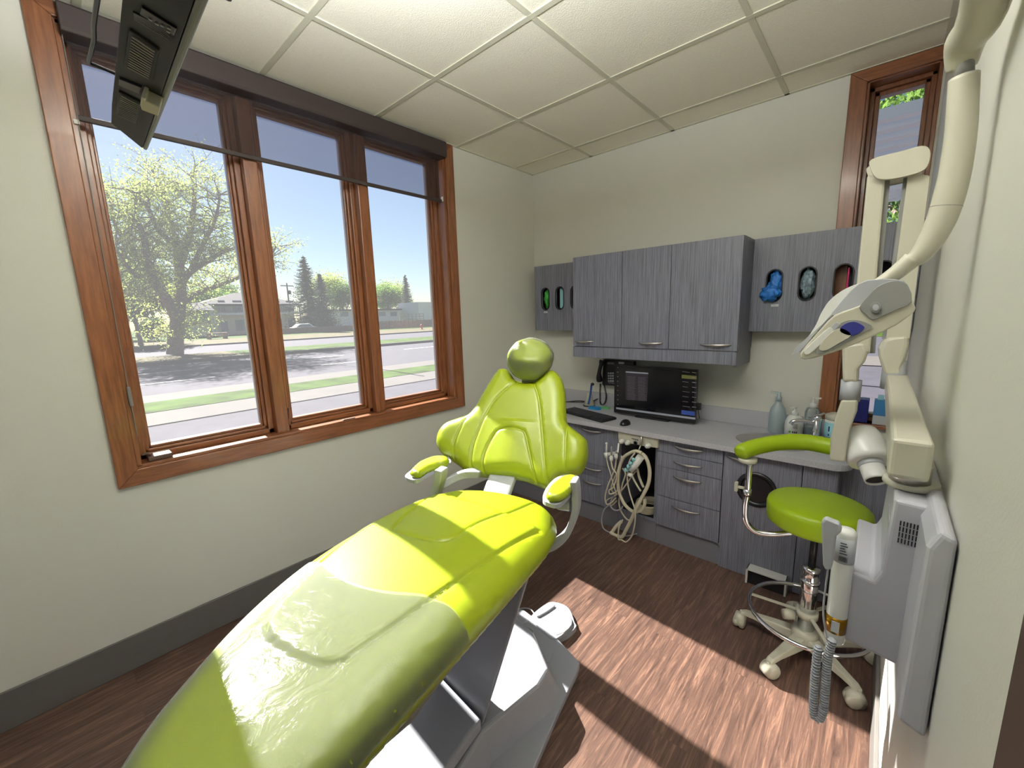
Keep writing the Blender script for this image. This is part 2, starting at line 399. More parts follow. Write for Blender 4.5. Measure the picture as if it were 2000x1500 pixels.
def text_mesh(body, size, O, ex, ey, mat_, name, parent, thick=.0004):
    cu = bpy.data.curves.new('lettering', 'FONT'); cu.body = body; cu.size = size; cu.extrude = thick; cu.resolution_u = 2
    ob = bpy.data.objects.new('lettering', cu); COL.objects.link(ob)
    dg = bpy.context.evaluated_depsgraph_get(); me = bpy.data.meshes.new_from_object(ob.evaluated_get(dg)); bpy.data.objects.remove(ob)
    ex = Vector(ex).normalized(); ey = Vector(ey).normalized(); ez = ex.cross(ey); off = Vector(parent_loc(parent)); O = Vector(O)
    for v in me.vertices: v.co = O + ex * v.co.x + ey * v.co.y + ez * v.co.z - off
    me.materials.clear(); me.materials.append(mat_); o = bpy.data.objects.new(name, me); COL.objects.link(o); o.parent = parent; WL[o.name] = parent_loc(parent); return o
# ================================================================ the room
YN = -4.6
struct(MB().box((-.02, YN, -.1), (W + .02, .02, 0)), 'floor', M['floor'])
c = MB().box((-.15, YN, H + .012), (W + .15, .15, H + .1)); ceil_o = struct(c, 'ceiling', M['tile'])
# tiles sit in the grid a little proud of each other
gx = [CAM[0] + k * 1.15673 for k in (-1.521, -.991, -.446)]; gy = [CAM[1] + 1.15673 * k for k in (2.313, 1.788, 1.248, .728)]
while gy[-1] > YN: gy.append(gy[-1] - .6096)
t = MB()
xs = [0] + gx + [W]; ys = [0] + gy + [YN]
for i in range(len(xs) - 1):
    for j in range(len(ys) - 1):
        tl = .0 if (i, j) != (2, 2) else .006
        t.box((xs[i] + .011, ys[j + 1] + .011, H + .004), (xs[i + 1] - .011, ys[j] - .011, H + .014 + tl))
part(t, 'ceiling_panels', M['tile'], ceil_o)
t = MB()
for x in gx: t.box((x - .012, YN, H), (x + .012, 0, H + .006))
for y in gy: t.box((0, y - .012, H - .0005), (W, y + .012, H + .006))
t.box((0, YN, H), (.02, 0, H + .006)); t.box((W - .02, YN, H), (W, 0, H + .006)); t.box((0, -.02, H), (W, 0, H + .006)); t.box((0, YN, H), (W, YN + .02, H + .006))
part(t, 'ceiling_grid', M['tbar'], ceil_o)
# left wall with opening
oy0, oy1, oz0, oz1 = -2.752, -.968, .895, 2.600
w = MB().prism([[(YN, 0), (0, 0), (0, H + .1), (YN, H + .1)], [(oy0, oz0), (oy0, oz1), (oy1, oz1), (oy1, oz0)]], (-.17, 0, 0), Y3, Z3, .17)
struct(w, 'wall_left', M['wall'])
bx0, bx1, bz0, bz1 = 2.168, 2.43, .85, 2.60
w = MB().prism([[(-.17, 0), (W + .17, 0), (W + .17, H + .1), (-.17, H + .1)], [(bx0, bz0), (bx0, bz1), (bx1, bz1), (bx1, bz0)]], (0, .17, 0), X3, Z3, .17)
struct(w, 'wall_back', M['wall'])
struct(MB().box((W, -2.45, 0), (W + .12, 0, H + .1)), 'wall_right', M['wall'], bevel=.01)
struct(MB().box((W, YN, 0), (W + .12, -3.5, H + .1)).box((W, -3.5, 2.1), (W + .12, -2.45, H + .1)), 'wall_front', M['wall'])
struct(MB().prism([[(-.17, 0), (W + .12, 0), (W + .12, H + .1), (-.17, H + .1)], [(.35, .9), (.35, 2.5), (2.1, 2.5), (2.1, .9)]], (0, YN, 0), X3, Z3, .15), 'wall_near', M['wall'])
w3_ = reg(bpy.data.objects.new('added_window', None), (1.2, YN, .9)); COL.objects.link(w3_); w3_.location = (1.2, YN, .9); w3_['kind'] = 'structure'  # unseen window added in the near wall as a source of fill light
part(MB().prism([[(.28, .83), (2.17, .83), (2.17, 2.57), (.28, 2.57)], [(.39, .94), (.39, 2.46), (2.06, 2.46), (2.06, .94)]], (0, YN + .02, 0), X3, Z3, .12), 'casing', M['wood'], w3_, bevel=.003)
struct(MB().box((W - .006, -2.56, 0), (W + .13, -2.452, 2.1)).box((W + .001, -3.5, 0), (W + .13, -3.45, 2.1)).box((W + .03, -3.45, .01), (W + .07, -2.6, 2.1)), 'door_1', M['doorw'])
struct(MB().box((0, YN, 0), (.012, 0, .155)), 'baseboard_left', M['base'], bevel=.003)
struct(MB().box((W - .012, -2.45, 0), (W, 0, .155)), 'baseboard_right', M['base'], bevel=.003)
# ---------------------------------------------------------------- window 1
win = reg(bpy.data.objects.new('window_1', None), (0, -1.86, .9)); COL.objects.link(win); win.location = (0, -1.86, .9); win['kind'] = 'structure'
cy0, cy1, cz0, cz1 = -2.826, -.893, .820, H - .002
tw = .07
def wbev(mb, name, m, t, b=.003, **k): return part(mb, name, m, t, bevel=b, **k)
wbev(MB().prism([[(cy0, cz0), (cy0 + tw, cz0 + tw), (cy0 + tw, cz1 - .05), (cy0, cz1)]], (0, 0, 0), Y3, Z3, .019), 'casing', M['wood'], win)
wbev(MB().prism([[(cy1, cz0), (cy1, cz1), (cy1 - tw, cz1 - .05), (cy1 - tw, cz0 + tw)]], (0, 0, 0), Y3, Z3, .019), 'casing', M['wood'], win)
wbev(MB().prism([[(cy0, cz0), (cy1, cz0), (cy1 - tw, cz0 + tw), (cy0 + tw, cz0 + tw)]], (0, 0, 0), Y3, Z3, .019), 'casing', M['woody'], win)
wbev(MB().prism([[(cy0, cz1), (cy0 + tw, cz1 - .05), (cy1 - tw, cz1 - .05), (cy1, cz1)]], (0, 0, 0), Y3, Z3, .019), 'casing', M['woody'], win)
# jamb lining
j = MB().box((-.165, oy0 - .004, oz0), (.004, oy0 + .014, oz1)).box((-.165, oy1 - .014, oz0), (.004, oy1 + .004, oz1)); wbev(j, 'jamb', M['wood'], win, .002)
wbev(MB().box((-.165, oy0, oz0 - .01), (.004, oy1, oz0 + .008)), 'sill', M['woody'], win, .002)
wbev(MB().box((-.165, oy0, oz1 - .014), (.004, oy1, oz1 + .004)), 'head', M['woody'], win, .002)
mcs = [-2.155, -1.568]
for mc in mcs:
    wbev(MB().box((-.165, mc - .031, oz0), (-.028, mc + .031, oz1)), 'mullion', M['wood'], win, .004)
edges = [(oy0 + .014, mcs[0] - .031), (mcs[0] + .031, mcs[1] - .031), (mcs[1] + .031, oy1 - .014)]
def sash(y0, y1):
    z0, z1 = oz0 + .008, oz1 - .014
    fr = MB()
    for k, (a, b, x0, x1) in enumerate(((0, .026, -.15, -.075), (.026, .040, -.15, -.093), (.040, .050, -.15, -.108))):
        for (p, q) in (((y0 + a, z0 + a), (y0 + b, z1 - a)), ((y1 - b, z0 + a), (y1 - a, z1 - a))): fr.box((x0, p[0], p[1]), (x1, q[0], q[1]))
    s_ = part(fr, 'sash_stiles', M['wood'], win, bevel=.003)
    fr = MB()
    for k, (a, b, x0, x1) in enumerate(((0, .026, -.15, -.075), (.026, .040, -.15, -.093), (.040, .052, -.15, -.108))):
        fr.box((x0, y0 + a, z0 + a), (x1, y1 - a, z0 + b)); fr.box((x0, y0 + a, z1 - b), (x1, y1 - a, z1 - a))
    part(fr, 'sash_rails', M['woody'], win, bevel=.003)
    g = part(MB().box((-.128, y0 + .046, z0 + .048), (-.124, y1 - .046, z1 - .048)), 'glass_pane', M['glass'], win)
for a, b in edges: sash(a, b)
# crank covers on the sill
a = MB().box((-.075, -2.715, oz0 + .008), (-.012, -2.63, oz0 + .03)); a.tube([(-.03, -2.70, oz0 + .03), (-.02, -2.715, oz0 + .045), (-.01, -2.735, oz0 + .047)], .005)
part(a, 'crank_cover', M['amber'], win, bevel=.006, label='clear brown crank cover at the corner of the sill')
a = MB().box((-.02, -1.835, oz0 + .008), (-.002, -1.76, oz0 + .013)); part(a, 'latch_plate', M['amber'], win, bevel=.002)
a = MB().tube([(-.055, -2.120, oz0 + .07), (-.05, -2.118, oz0 + .13)], .007); part(a, 'sash_latch', M['dark'], win)
# blind
bl = thing('roller_blind', 'dark brown screen roller blind pulled a short way down the wide window', 'blind', (0, -1.86, 2.6))
cas = [(-.035, 2.545), (.052, 2.548), (.058, 2.56), (.058, 2.635), (.05, 2.645), (-.035, 2.645)]
part(MB().prism([cas], (0, -2.742, 0), X3, Z3, -1.762), 'cassette', M['cassette'], bl, bevel=.003)
part(MB().add([(-.017, -2.728, 2.29), (-.017, -1.0, 2.29), (-.017, -1.0, 2.56), (-.017, -2.728, 2.56)], [(0, 1, 2, 3)]), 'screen_fabric', M['mesh'], bl)
part(MB().box((-.024, -2.742, 2.272), (-.009, -.990, 2.292)), 'bottom_bar', M['cassette'], bl, bevel=.003)
ch = MB(); y0 = -2.738
for k in range(0, 300):
    z = 2.55 - k * .0055
    if z < 1.05: break
    for dx in (0, .012): ch.box((.004 + dx, y0 - .0013, z), (.0066 + dx, y0 + .0013, z + .003))
ch.tube([(.005, y0, 2.55), (.005, y0, 1.03)], .0006, 5, cap=False); ch.tube([(.017, y0, 2.55), (.017, y0, 1.03)], .0006, 5, cap=False)
part(ch, 'bead_chain', M['greyd'], bl)
part(MB().box((.002, y0 - .006, 1.16), (.02, y0 + .006, 1.245)), 'chain_tensioner', M['greyd'], bl, bevel=.004)
part(MB().box((-.002, -2.75, 2.25), (.012, -2.735, 2.265)), 'chain_clip', M['white'], bl); part(MB().box((-.02, -.988, 2.28), (-.004, -.975, 2.31)), 'end_clip', M['white'], bl)
# ---------------------------------------------------------------- window 2
w2 = reg(bpy.data.objects.new('window_2', None), (2.3, 0, .85)); COL.objects.link(w2); w2.location = (2.3, 0, .85); w2['kind'] = 'structure'
wbev(MB().prism([[(2.098, .80), (2.098, H - .002), (2.168, H - .06), (2.168, .85)]], (0, -.0, 0), X3, Z3, .018), 'casing', M['wood'], w2)
wbev(MB().prism([[(2.098, H - .002), (W - .001, H - .002), (W - .001, H - .06), (2.168, H - .06)]], (0, 0, 0), X3, Z3, .018), 'casing', M['woodx'], w2)
wbev(MB().box((2.168, -.03, .832), (W - .001, .165, .85)), 'sill', M['woodx'], w2)
j = MB().box((2.164, -.004, .85), (2.178, .165, 2.6)).box((2.422, -.004, .85), (2.436, .165, 2.6)); wbev(j, 'jamb', M['wood'], w2, .002)
wbev(MB().box((2.168, -.004, 2.588), (2.43, .165, 2.604)), 'head', M['woodx'], w2, .002)
fr = MB()
for a, b, y0, y1 in ((0, .02, .075, .15), (.02, .04, .095, .15)):
    fr.box((2.178 + a, y0, .85 + a), (2.178 + b, y1, 2.588 - a)); fr.box((2.422 - b, y0, .85 + a), (2.422 - a, y1, 2.588 - a))
    fr.box((2.178 + a, y0, .85 + a), (2.422 - a, y1, .85 + b)); fr.box((2.178 + a, y0, 2.588 - b), (2.422 - a, y1, 2.588 - a))
wbev(fr, 'sash_frame', M['wood'], w2)
part(MB().box((2.214, .122, .886), (2.386, .126, 2.552)), 'glass_pane', M['glass'], w2)
# ================================================================ cabinets
def bow_handle(xc, y, z, L, parent, vertical=False):
    n = 18; mb = MB(); pts = []; 
    for k in range(n + 1):
        t_ = -1 + 2 * k / n; pts.append((xc + t_ * L / 2, y - .004 - .022 * math.cos(t_ * math.pi / 2) ** .8, z - .004 * math.cos(t_ * math.pi / 2)))
    rs = [.0025 + .0055 * math.cos((-1 + 2 * k / n) * math.pi / 2) ** 1.0 for k in range(n + 1)]
    mb.tube(pts, rs, 8, flat=.55)
    return part(mb, 'handle', M['steel'], parent)
FY = -.495
def front(name, x0, x1, z0, z1, t, hx=None, hz=None, hl=.16, y=FY):
    o = part(MB().box((x0 + .0015, y, z0 + .0015), (x1 - .0015, y + .019, z1 - .0015)), name, M['lam'], t, bevel=.0015)
    if hx is not None: bow_handle(hx, y, hz, hl, o)
    return o
def carcass(mb, x0, x1, z0, z1, y0=FY + .02, y1=-.005, th=.018, back=True):
    mb.box((x0, y0, z0), (x0 + th, y1, z1)).box((x1 - th, y0, z0), (x1, y1, z1)).box((x0 + th, y0, z0), (x1 - th, y1, z0 + th))
    if back: mb.box((x0 + th, y1 - th, z0 + th), (x1 - th, y1, z1))
    return mb
def kickb(x0, x1, t):
    part(MB().box((x0, -.478, 0), (x1, -.46, .14)), 'kick_board', M['kick'], t)
cA0 = thing('base_cabinet', 'grey laminate base cabinet in the corner, mostly hidden by the chair back', 'cabinet', (.3, -.25, 0))
part(carcass(MB(), .02, .69, .14, .715), 'body', M['lam'], cA0); kickb(.02, .69, cA0)
front('door', .02, .69, .14, .718, cA0, .55, .685, .16)
cA = thing('drawer_cabinet', 'grey laminate drawer cabinet left of the bay full of hoses', 'cabinet', (.9, -.25, 0))
part(carcass(MB(), .69, 1.078, .14, .715), 'body', M['lam'], cA); kickb(.69, 1.082, cA)
front('drawer', .69, 1.083, .435, .718, cA, .885, .683, .155); front('drawer', .69, 1.083, .345, .435, cA, .890, .405, .155); front('drawer', .69, 1.083, .14, .345, cA, .890, .302, .155)
bay = thing('open_bay', 'open cabinet bay with a dark interior between two drawer cabinets', 'cabinet', (1.22, -.25, 0))
b_ = carcass(MB(), 1.083, 1.353, .14, .715); part(b_, 'body', M['lam'], bay); kickb(1.084, 1.353, bay)
part(MB().box((1.101, -.04, .158), (1.335, -.03, .71)).box((1.101, -.47, .158), (1.335, -.03, .1585)), 'lining', M['dark'], bay)
cB = thing('drawer_cabinet', 'grey laminate cabinet of four drawers right of the bay full of hoses', 'cabinet', (1.54, -.25, 0))
part(carcass(MB(), 1.355, 1.735, .14, .715), 'body', M['lam'], cB); kickb(1.355, 1.735, cB)
for z0, z1, hz in ((.63, .718, .683), (.534, .63, .586), (.34, .534, .492), (.14, .34, .296)): front('drawer', 1.355, 1.733, z0, z1, cB, 1.542, hz, .165)
cC = thing('sink_cabinet', 'grey laminate sink cabinet with a round black waste opening in its door', 'cabinet', (2.0, -.25, 0))
part(carcass(MB(), 1.736, 2.245, .002, .715), 'body', M['lam'], cC)
door = MB().prism([[(1.737, .003), (2.1, .003), (2.1, .717), (1.737, .717)], circ(1.905, .525, .072, 28)[::-1]], (0, FY + .019, 0), X3, Z3, .019)
d_ = part(door, 'door', M['lam'], cC); bow_handle(1.83, FY, .683, .155, d_)
rg = MB()
for r0, r1, y0, y1 in ((.098, .070, FY - .008, FY),):
    rg.lathe([(.098, 0), (.098, .006), (.090, .012), (.076, .010), (.072, 0), (.070, -.10), (.0, -.10)], (1.905, FY - .0005, .525), 36, ax=(0, -1, 0))
part(rg, 'waste_ring', M['black'], d_)
front('door', 2.102, 2.244, .003, .717, cC, None)
part(MB().box((2.245, -.36, 0), (2.43, -.342, .745)), 'filler_panel', M['lam'], cC)
# small white framed black box in front of the kick board
kb = thing('floor_vent', 'white framed black box on the floor against the sink cabinet behind the stool', 'vent', (1.99, -.52, 0))
fr = MB().box((1.895, -.56, .0), (1.905, -.498, .088)).box((2.075, -.56, 0), (2.085, -.498, .088)).box((1.895, -.56, .078), (2.085, -.498, .088))
part(fr, 'frame', M['white'], kb, bevel=.002); part(MB().box((1.905, -.55, .001), (2.075, -.498, .078)), 'core', M['black'], kb)
# countertop with rounded free corner
ol = [(.002, -.002), (.002, -.535), (2.20, -.535)]
ol += [(2.20 + .09 * math.sin(a), -.445 - .09 * math.cos(a)) for a in [k * math.pi / 2 / 8 for k in range(1, 9)]] + [(2.29, -.345), (W - .014, -.345), (W - .014, -.002)]
ct = thing('countertop', 'speckled grey countertop running along the back wall over the base cabinets', 'countertop', (1.2, -.27, .72))
part(MB().prism([ol[::-1], circ(1.93, -.30, .17, 32, .145)], (0, 0, .719), X3, Y3, .031), 'slab', M['counter'], ct, bevel=.004)
part(MB().box((.002, -.02, .75), (2.165, -.001, .85)), 'backsplash', M['counter'], ct, bevel=.002)
sk = MB().lathe([(.0, -.13), (.12, -.13), (.155, -.11), (.165, -.02), (.172, 0), (.182, .003), (.182, .0)], (1.93, -.30, .7495), 36)
for i, v in enumerate(sk.v): sk.v[i] = (v[0], -.30 + (v[1] + .30) * .86, v[2])
sk_o = part(sk, 'sink_bowl', M['steel'], ct)
# ---------------------------------------------------------------- upper cabinet
uc = thing('wall_cabinet', 'grey laminate wall cabinet with three doors above the computer screen', 'cabinet', (1.175, -.16, 1.17))
b_ = MB().box((.622, -.312, 1.25), (1.731, -.002, 1.888)); part(b_, 'body', M['lam'], uc, bevel=.001)
part(MB().box((.622, -.331, 1.172), (1.728, -.313, 1.248)).box((1.712, -.313, 1.158), (1.728, -.002, 1.249)).box((.622, -.313, 1.172), (.638, -.002, 1.249)), 'valance', M['lam'], uc, bevel=.001)
for x0, x1, hx, hl in ((.622, 1.012, .722, .155), (1.012, 1.337, 1.221, .16), (1.337, 1.731, 1.614, .17)):
    o = front('door', x0, x1, 1.251, 1.889, uc, hx, 1.289, hl, y=-.331)
# glove dispensers
def slot(cx, cz, hw=.037, hh=.088, n=8):
    out = []
    for s_, c0 in ((1, cz + hh - hw), (-1, cz - hh + hw)):
        for k in range(n + 1):
            a = math.pi * k / n; out.append((cx + s_ * hw * math.cos(a), c0 + s_ * hw * math.sin(a)))
    return out
def dispenser(x0, x1, slots, label, cat='dispenser'):
    d = thing('glove_dispenser', label, cat, ((x0 + x1) / 2, 0, 1.36))
    part(MB().prism([[(x0, 1.355), (x1, 1.355), (x1, 1.888), (x0, 1.888)]] + [slot(a, 1.617)[::-1] for a in slots], (0, -.092, 0), X3, Z3, .012), 'face_panel', M['lam'], d)
    part(MB().box((x0, -.092, 1.355), (x0 + .01, 0, 1.888)).box((x1 - .01, -.092, 1.355), (x1, 0, 1.888)).box((x0, -.092, 1.355), (x1, -.001, 1.365)).box((x0, -.092, 1.878), (x1, -.001, 1.888)).box((x0 + .01, -.012, 1.365), (x1 - .01, -.002, 1.878)), 'box', M['dark'], d)
    for a in slots:
        o_, i_ = slot(a, 1.617, .043, .094), slot(a, 1.617, .036, .087)
        r = MB(); r.prism([o_, i_[::-1]], (0, -.104, 0), X3, Z3, .004); part(r, 'slot_rim', M['black'], d, bevel=.001)
    return d
d1 = dispenser(.084, .6215, [.199, .345, .492], 'grey laminate glove dispenser panel at the left end, by the corner')
d2 = dispenser(1.732, W - .003, [1.847, 2.004, 2.158, 2.312], 'grey laminate glove dispenser panel at the right end, by the tall window')
def numlab(x, z, s, d):
    l = part(MB().box((x - .019, -.1052, z - .007), (x + .019, -.1042, z + .007)), 'number_label', M['label'], d)
    text_mesh(s, .011, (x - .006, -.1056, z - .004), X3, Z3, M['ink'], 'number', l)
numlab(.199, 1.507, '1', d1); numlab(1.858, 1.505, '11', d2)
def crumple(cx, cz, w_, h_, y, seed, m, label, cat='gloves', name='disposable_gloves', d=.03):
    random.seed(seed); bm = bmesh.new(); bmesh.ops.create_icosphere(bm, subdivisions=4, radius=1); mb = MB()
    for v in bm.verts:
        n_ = noise.noise(v.co * 2.3 + Vector((seed, 0, 0))) * .35 + noise.noise(v.co * 6 + Vector((seed, 3, 0))) * .22
        v.co = v.co * (1 + n_)
    mb.add([(cx + v.co.x * w_, y + v.co.y * d, cz + v.co.z * h_) for v in bm.verts], [[q.index for q in f.verts] for f in bm.faces], 0, True); bm.free()
    return solo(mb, name, m, label, cat, (cx, y, cz))
crumple(.200, 1.62, .030, .07, -.07, 3, M['greeng'], 'green disposable gloves seen in the left slot of the left dispenser')
g = solo(MB().box((.324, -.078, 1.535), (.366, -.03, 1.70)), 'mask_packet', M['paleb'], 'pale blue packet filling the second slot of the left dispenser', 'packet', (.345, -.05, 1.53), bevel=.008)
crumple(1.852, 1.625, .034, .075, -.078, 5, M['bluet'], 'blue disposable gloves bunched in the slot numbered 11')
crumple(1.835, 1.575, .048, .042, -.125, 9, M['bluet'], 'blue disposable glove spilling out below the slot numbered 11', d=.028)
crumple(2.004, 1.617, .033, .082, -.07, 12, M['clearbag'], 'crinkled clear film bag in the middle slot of the right dispenser', 'bag', 'film_bag')
solo(MB().box((2.171, -.075, 1.56), (2.179, -.06, 1.69)), 'suction_tip', M['pink'], 'pink plastic strip standing in the slot beside the lamp head', 'tip', (2.175, -.07, 1.56), bevel=.002)
# ================================================================ dental chair
AX = np.array([.36, -.93295, 0.]); E1 = np.array([.93295, .36, 0.])
def Q(q, s, z): return E1 * q + AX * s + Z3 * z
def SP(u, v, s): return UP(u, v, AX * s, AX)
def QP(u, v, q): return UP(u, v, E1 * q, E1)
def ql(P): return (float(E1 @ P), float(AX @ P))
dc = thing('dental_chair', 'lime green vinyl dental chair with white base, backrest towards the corner', 'dental chair', Q(.5, 2.5, 0))
def q4(x, y): return (200 + x / 2.5, 900 + y / 2.5)         # crops the seams were measured in
def s2(u, v, z=.86): q, s = ql(U(u, v, 'z', z)); return (q, -s)
left = [(.36, 2.275), (.295, 2.36), (.245, 2.46), (.205, 2.60), (.188, 2.72), (.188, 2.83), (.205, 2.94), (.235, 3.05), (.275, 3.16), (.315, 3.25), (.375, 3.33), (.45, 3.375)]
right = [(.56, 3.375), (.625, 3.33), (.665, 3.25), (.69, 3.16), (.712, 3.05), (.732, 2.94), (.752, 2.83), (.775, 2.70), (.795, 2.58), (.812, 2.47), (.812, 2.38), (.785, 2.30), (.72, 2.245), (.60, 2.225), (.47, 2.235)]
seat_ol = [tuple(p) for p in cr([(q, -s) for q, s in left + right], 5, True)]
sr = [s2(*q4(x, y)) for x, y in ((2130, 305), (2000, 385), (1850, 490), (1700, 600), (1550, 710), (1400, 820), (1290, 898), (1180, 975))]
sa = [s2(*q4(x, y)) for x, y in ((1180, 975), (1110, 1000), (1030, 985), (950, 955), (880, 915), (820, 870), (800, 800))]
sl = [s2(*q4(x, y)) for x, y in ((800, 800), (850, 700), (950, 590), (1060, 480), (1170, 385), (1290, 290), (1400, 235), (1500, 190), (1600, 150))]
st = [s2(*q4(x, y)) for x, y in ((1690, 130), (1600, 170), (1510, 240), (1440, 310), (1425, 345), (1480, 368), (1560, 392), (1650, 405), (1720, 385), (1830, 310), (2000, 240), (2110, 185))]
seams = [[tuple(p) for p in cr(s_, 4)] for s_ in (sr, sa, sl, st)]
padpoly = sr[::-1] and (sl[::-1] + sa[::-1] + sr[::-1])
def seat_bulge(V):
    V = np.asarray(V)
    m = inside(V, padpoly).astype(float) * .006
    crown = -.30 * (V[:, 0] - .5) ** 2
    s_ = -V[:, 1]; drop = -.12 * np.clip(s_ - 3.0, 0, 1) ** 1.5
    return m + crown + drop
seat_mb, seat_h, _ = cushion(seat_ol, Z3 * .79, E1, -AX, .074, .05, .075, seams, step=.012, gd=.006, gw=.0042, bulge=seat_bulge)
part(seat_mb, 'seat_cushion', M['lime'], dc)
sh = MB().prism([[(q, -s) for q, s in ((.36, 2.32), (.70, 2.32), (.72, 2.6), (.68, 3.0), (.60, 3.2), (.42, 3.2), (.34, 3.0), (.30, 2.6))][::-1]], Z3 * .70, E1, -AX, .045)
part(sh, 'seat_shell', M['greyd'], dc, bevel=.01)
# backrest
PH = math.radians(38); NB = AX * math.cos(PH) + Z3 * math.sin(PH); E2 = Z3 * math.cos(PH) - AX * math.sin(PH)
PB = np.array([1.07, -1.6, 1.23]) - NB * .035
def bz(x, y): return (780 + x / 4.545, 650 + y / 4.545)
def bp(x, y, off=0):
    P = UP(*bz(x, y), PB + NB * off, NB); d = P - PB; return (float(d @ E1), float(d @ E2))
bo = [(880, 340), (815, 430), (740, 560), (680, 670), (625, 735), (540, 770), (440, 815), (375, 890), (348, 985), (368, 1060), (430, 1115), (520, 1175), (600, 1240), (690, 1278), (900, 1290), (1100, 1318), (1240, 1368), (1310, 1388), (1365, 1340), (1440, 1290), (1550, 1285), (1630, 1225), (1672, 1120), (1672, 980), (1635, 925), (1560, 865), (1498, 812), (1482, 740), (1480, 640), (1472, 520), (1440, 410), (1390, 352), (1335, 335), (1270, 365), (1200, 440), (1110, 446), (1030, 420), (985, 360), (940, 322)]
back_ol = [tuple(p) for p in cr([bp(*p) for p in bo], 4, True)]
bs = [[(1020, 440), (950, 500), (880, 570), (825, 640), (780, 720), (735, 810), (700, 900), (668, 990), (650, 1080), (643, 1180), (655, 1270)],
      [(600, 775), (560, 850), (520, 940), (500, 1010), (490, 1090), (490, 1150)],
      [(1195, 440), (1225, 530), (1245, 620), (1262, 760), (1275, 900), (1285, 1020), (1295, 1160), (1308, 1260), (1330, 1370)],
      [(1490, 800), (1486, 950), (1482, 1100), (1480, 1270)],
      [(750, 1270), (748, 1170), (765, 1080), (800, 1000), (840, 930), (890, 872), (990, 855), (1105, 880), (1130, 920), (1150, 1010), (1180, 1150), (1215, 1330)]]
bseams = [[tuple(p) for p in cr([bp(*p, .035) for p in s_], 4)] for s_ in bs]
cb = np.array(back_ol).mean(0)
def back_bulge(V):
    V = np.asarray(V); x = V[:, 0] - cb[0]; y = V[:, 1] - cb[1]
    return .30 * np.clip(np.abs(x) - .12, 0, 1) ** 1.5 + .012 * np.exp(-((x) / .08) ** 2) * (y < 0) - .02 * np.clip(y, 0, 1)
bmb, back_h, _ = cushion(back_ol, PB, E1, E2, .045, .06, .060, bseams, step=.010, gd=.006, gw=.004, bulge=back_bulge)
part(bmb, 'backrest', M['lime'], dc)
# headrest
PHD = UP(1035, 745, PB, NB) + NB * .05
def hp(x, y):
    P = UP(*bz(x, y), PHD, NB); d = P - PHD; return (float(d @ E1), float(d @ E2))
ho = [(1070, 92), (1180, 66), (1285, 92), (1345, 150), (1362, 210), (1335, 295), (1275, 365), (1195, 408), (1100, 405), (1030, 378), (985, 325), (963, 265), (978, 190), (1020, 132)]
head_ol = [tuple(p) for p in cr([hp(*p) for p in ho], 5, True)]
ch_ = np.array(head_ol).mean(0)
def head_bulge(V): V = np.asarray(V); return .012 * np.exp(-((V[:, 1] - ch_[1] + .04) / .03) ** 2) - .16 * np.abs(V[:, 0] - ch_[0]) - .1 * np.abs(V[:, 1] - ch_[1])
hmb, head_h, _ = cushion(head_ol, PHD, E1, E2, .06, .045, .06, [], step=.01, bulge=head_bulge)
hr = part(hmb, 'headrest', M['lime'], dc)
rod0 = PHD + E1 * ch_[0] + E2 * (ch_[1] - .03) - NB * .03
part(MB().beam(rod0, rod0 - E2 * .25 - NB * .035, .05, .012, NB), 'headrest_stem', M['steel'], dc)
# film over headrest
def film(src_h, ol, P0, e1, e2, n, sc, off, seed, name, m, label, cat, amp=.004, keep=None, step=.012, fr=30):
    c0 = np.array(ol).mean(0); o2 = [tuple(c0 + (np.array(p) - c0) * sc) for p in ol]
    return o2
fc = [tuple(ch_ + (np.array(p) - ch_) * 1.05) for p in head_ol]
def fb(V):
    V = np.asarray(V); r = head_bulge(V)
    w = np.array([noise.noise(Vector((v[0] * 28, v[1] * 12, 3))) for v in V]); a = np.clip((ch_[1] - V[:, 1]) / .06, 0, 1)
    return r + .002 * w + a * .004 * np.sin(V[:, 0] * 330 + 7 * w)
fmb, _, _ = cushion(fc, PHD, E1, E2, .066, .05, .066, [], step=.007, bulge=fb)
solo(fmb, 'headrest_cover', M['headfilm'], 'clear plastic cover stretched over the headrest of the green dental chair', 'plastic cover', tuple(PHD))
# plastic sleeve over the foot half of the seat: front edge follows a curve
ed = [s2(*q4(x, y)) for x, y in ((985, 445), (1045, 480), (1100, 540), (1180, 600), (1280, 640), (1400, 662), (1560, 668), (1680, 690), (1770, 740))]
ed = np.array([tuple(p) for p in cr(ed, 6)])
o_ = np.argsort(ed[:, 0]); eq, es = ed[o_, 0], ed[o_, 1]
so_ = np.array(resample(seat_ol, .01)); c_in = so_[so_[:, 1] < np.interp(so_[:, 0], eq, es) - .002]
lo_ = c_in[c_in[:, 0] < .5]; hi_ = c_in[c_in[:, 0] >= .5]
allc = np.concatenate([ed, c_in]); cc0 = np.array([.5, -3.0]); sl_ol = [tuple(p) for p in sorted([tuple(q) for q in c_in] + [tuple(q) for q in ed if inside(np.array([q]), seat_ol)[0]], key=lambda p: math.atan2(p[1] - cc0[1], (p[0] - cc0[0]) * 1.6))]
def wr(v, d_):
    q, s = v[0], -v[1]
    w = noise.noise(Vector((q * 9, s * 5, 0))) * .0015
    w += .0045 * max(0, noise.noise(Vector((s * 26 + 3 * noise.noise(Vector((q * 5, s * 3, 1))), q * 5, 7)))) * math.exp(-((q - .42) / .16) ** 2) * math.exp(-((s - 2.80) / .16) ** 2)
    w += .006 * abs(noise.noise(Vector((q * 30, s * 75, 2)))) * math.exp(-((q - .285) / .018) ** 2) * math.exp(-((s - 2.78) / .12) ** 2)
    w += .007 * max(0, noise.noise(Vector((q * 25, s * 45 + q * 60, 5)))) * math.exp(-((d_ - .02) / .015) ** 2) * (q > .6)
    return .0035 + w
sl_mb = skin(sl_ol, seat_h, .0085, wr)
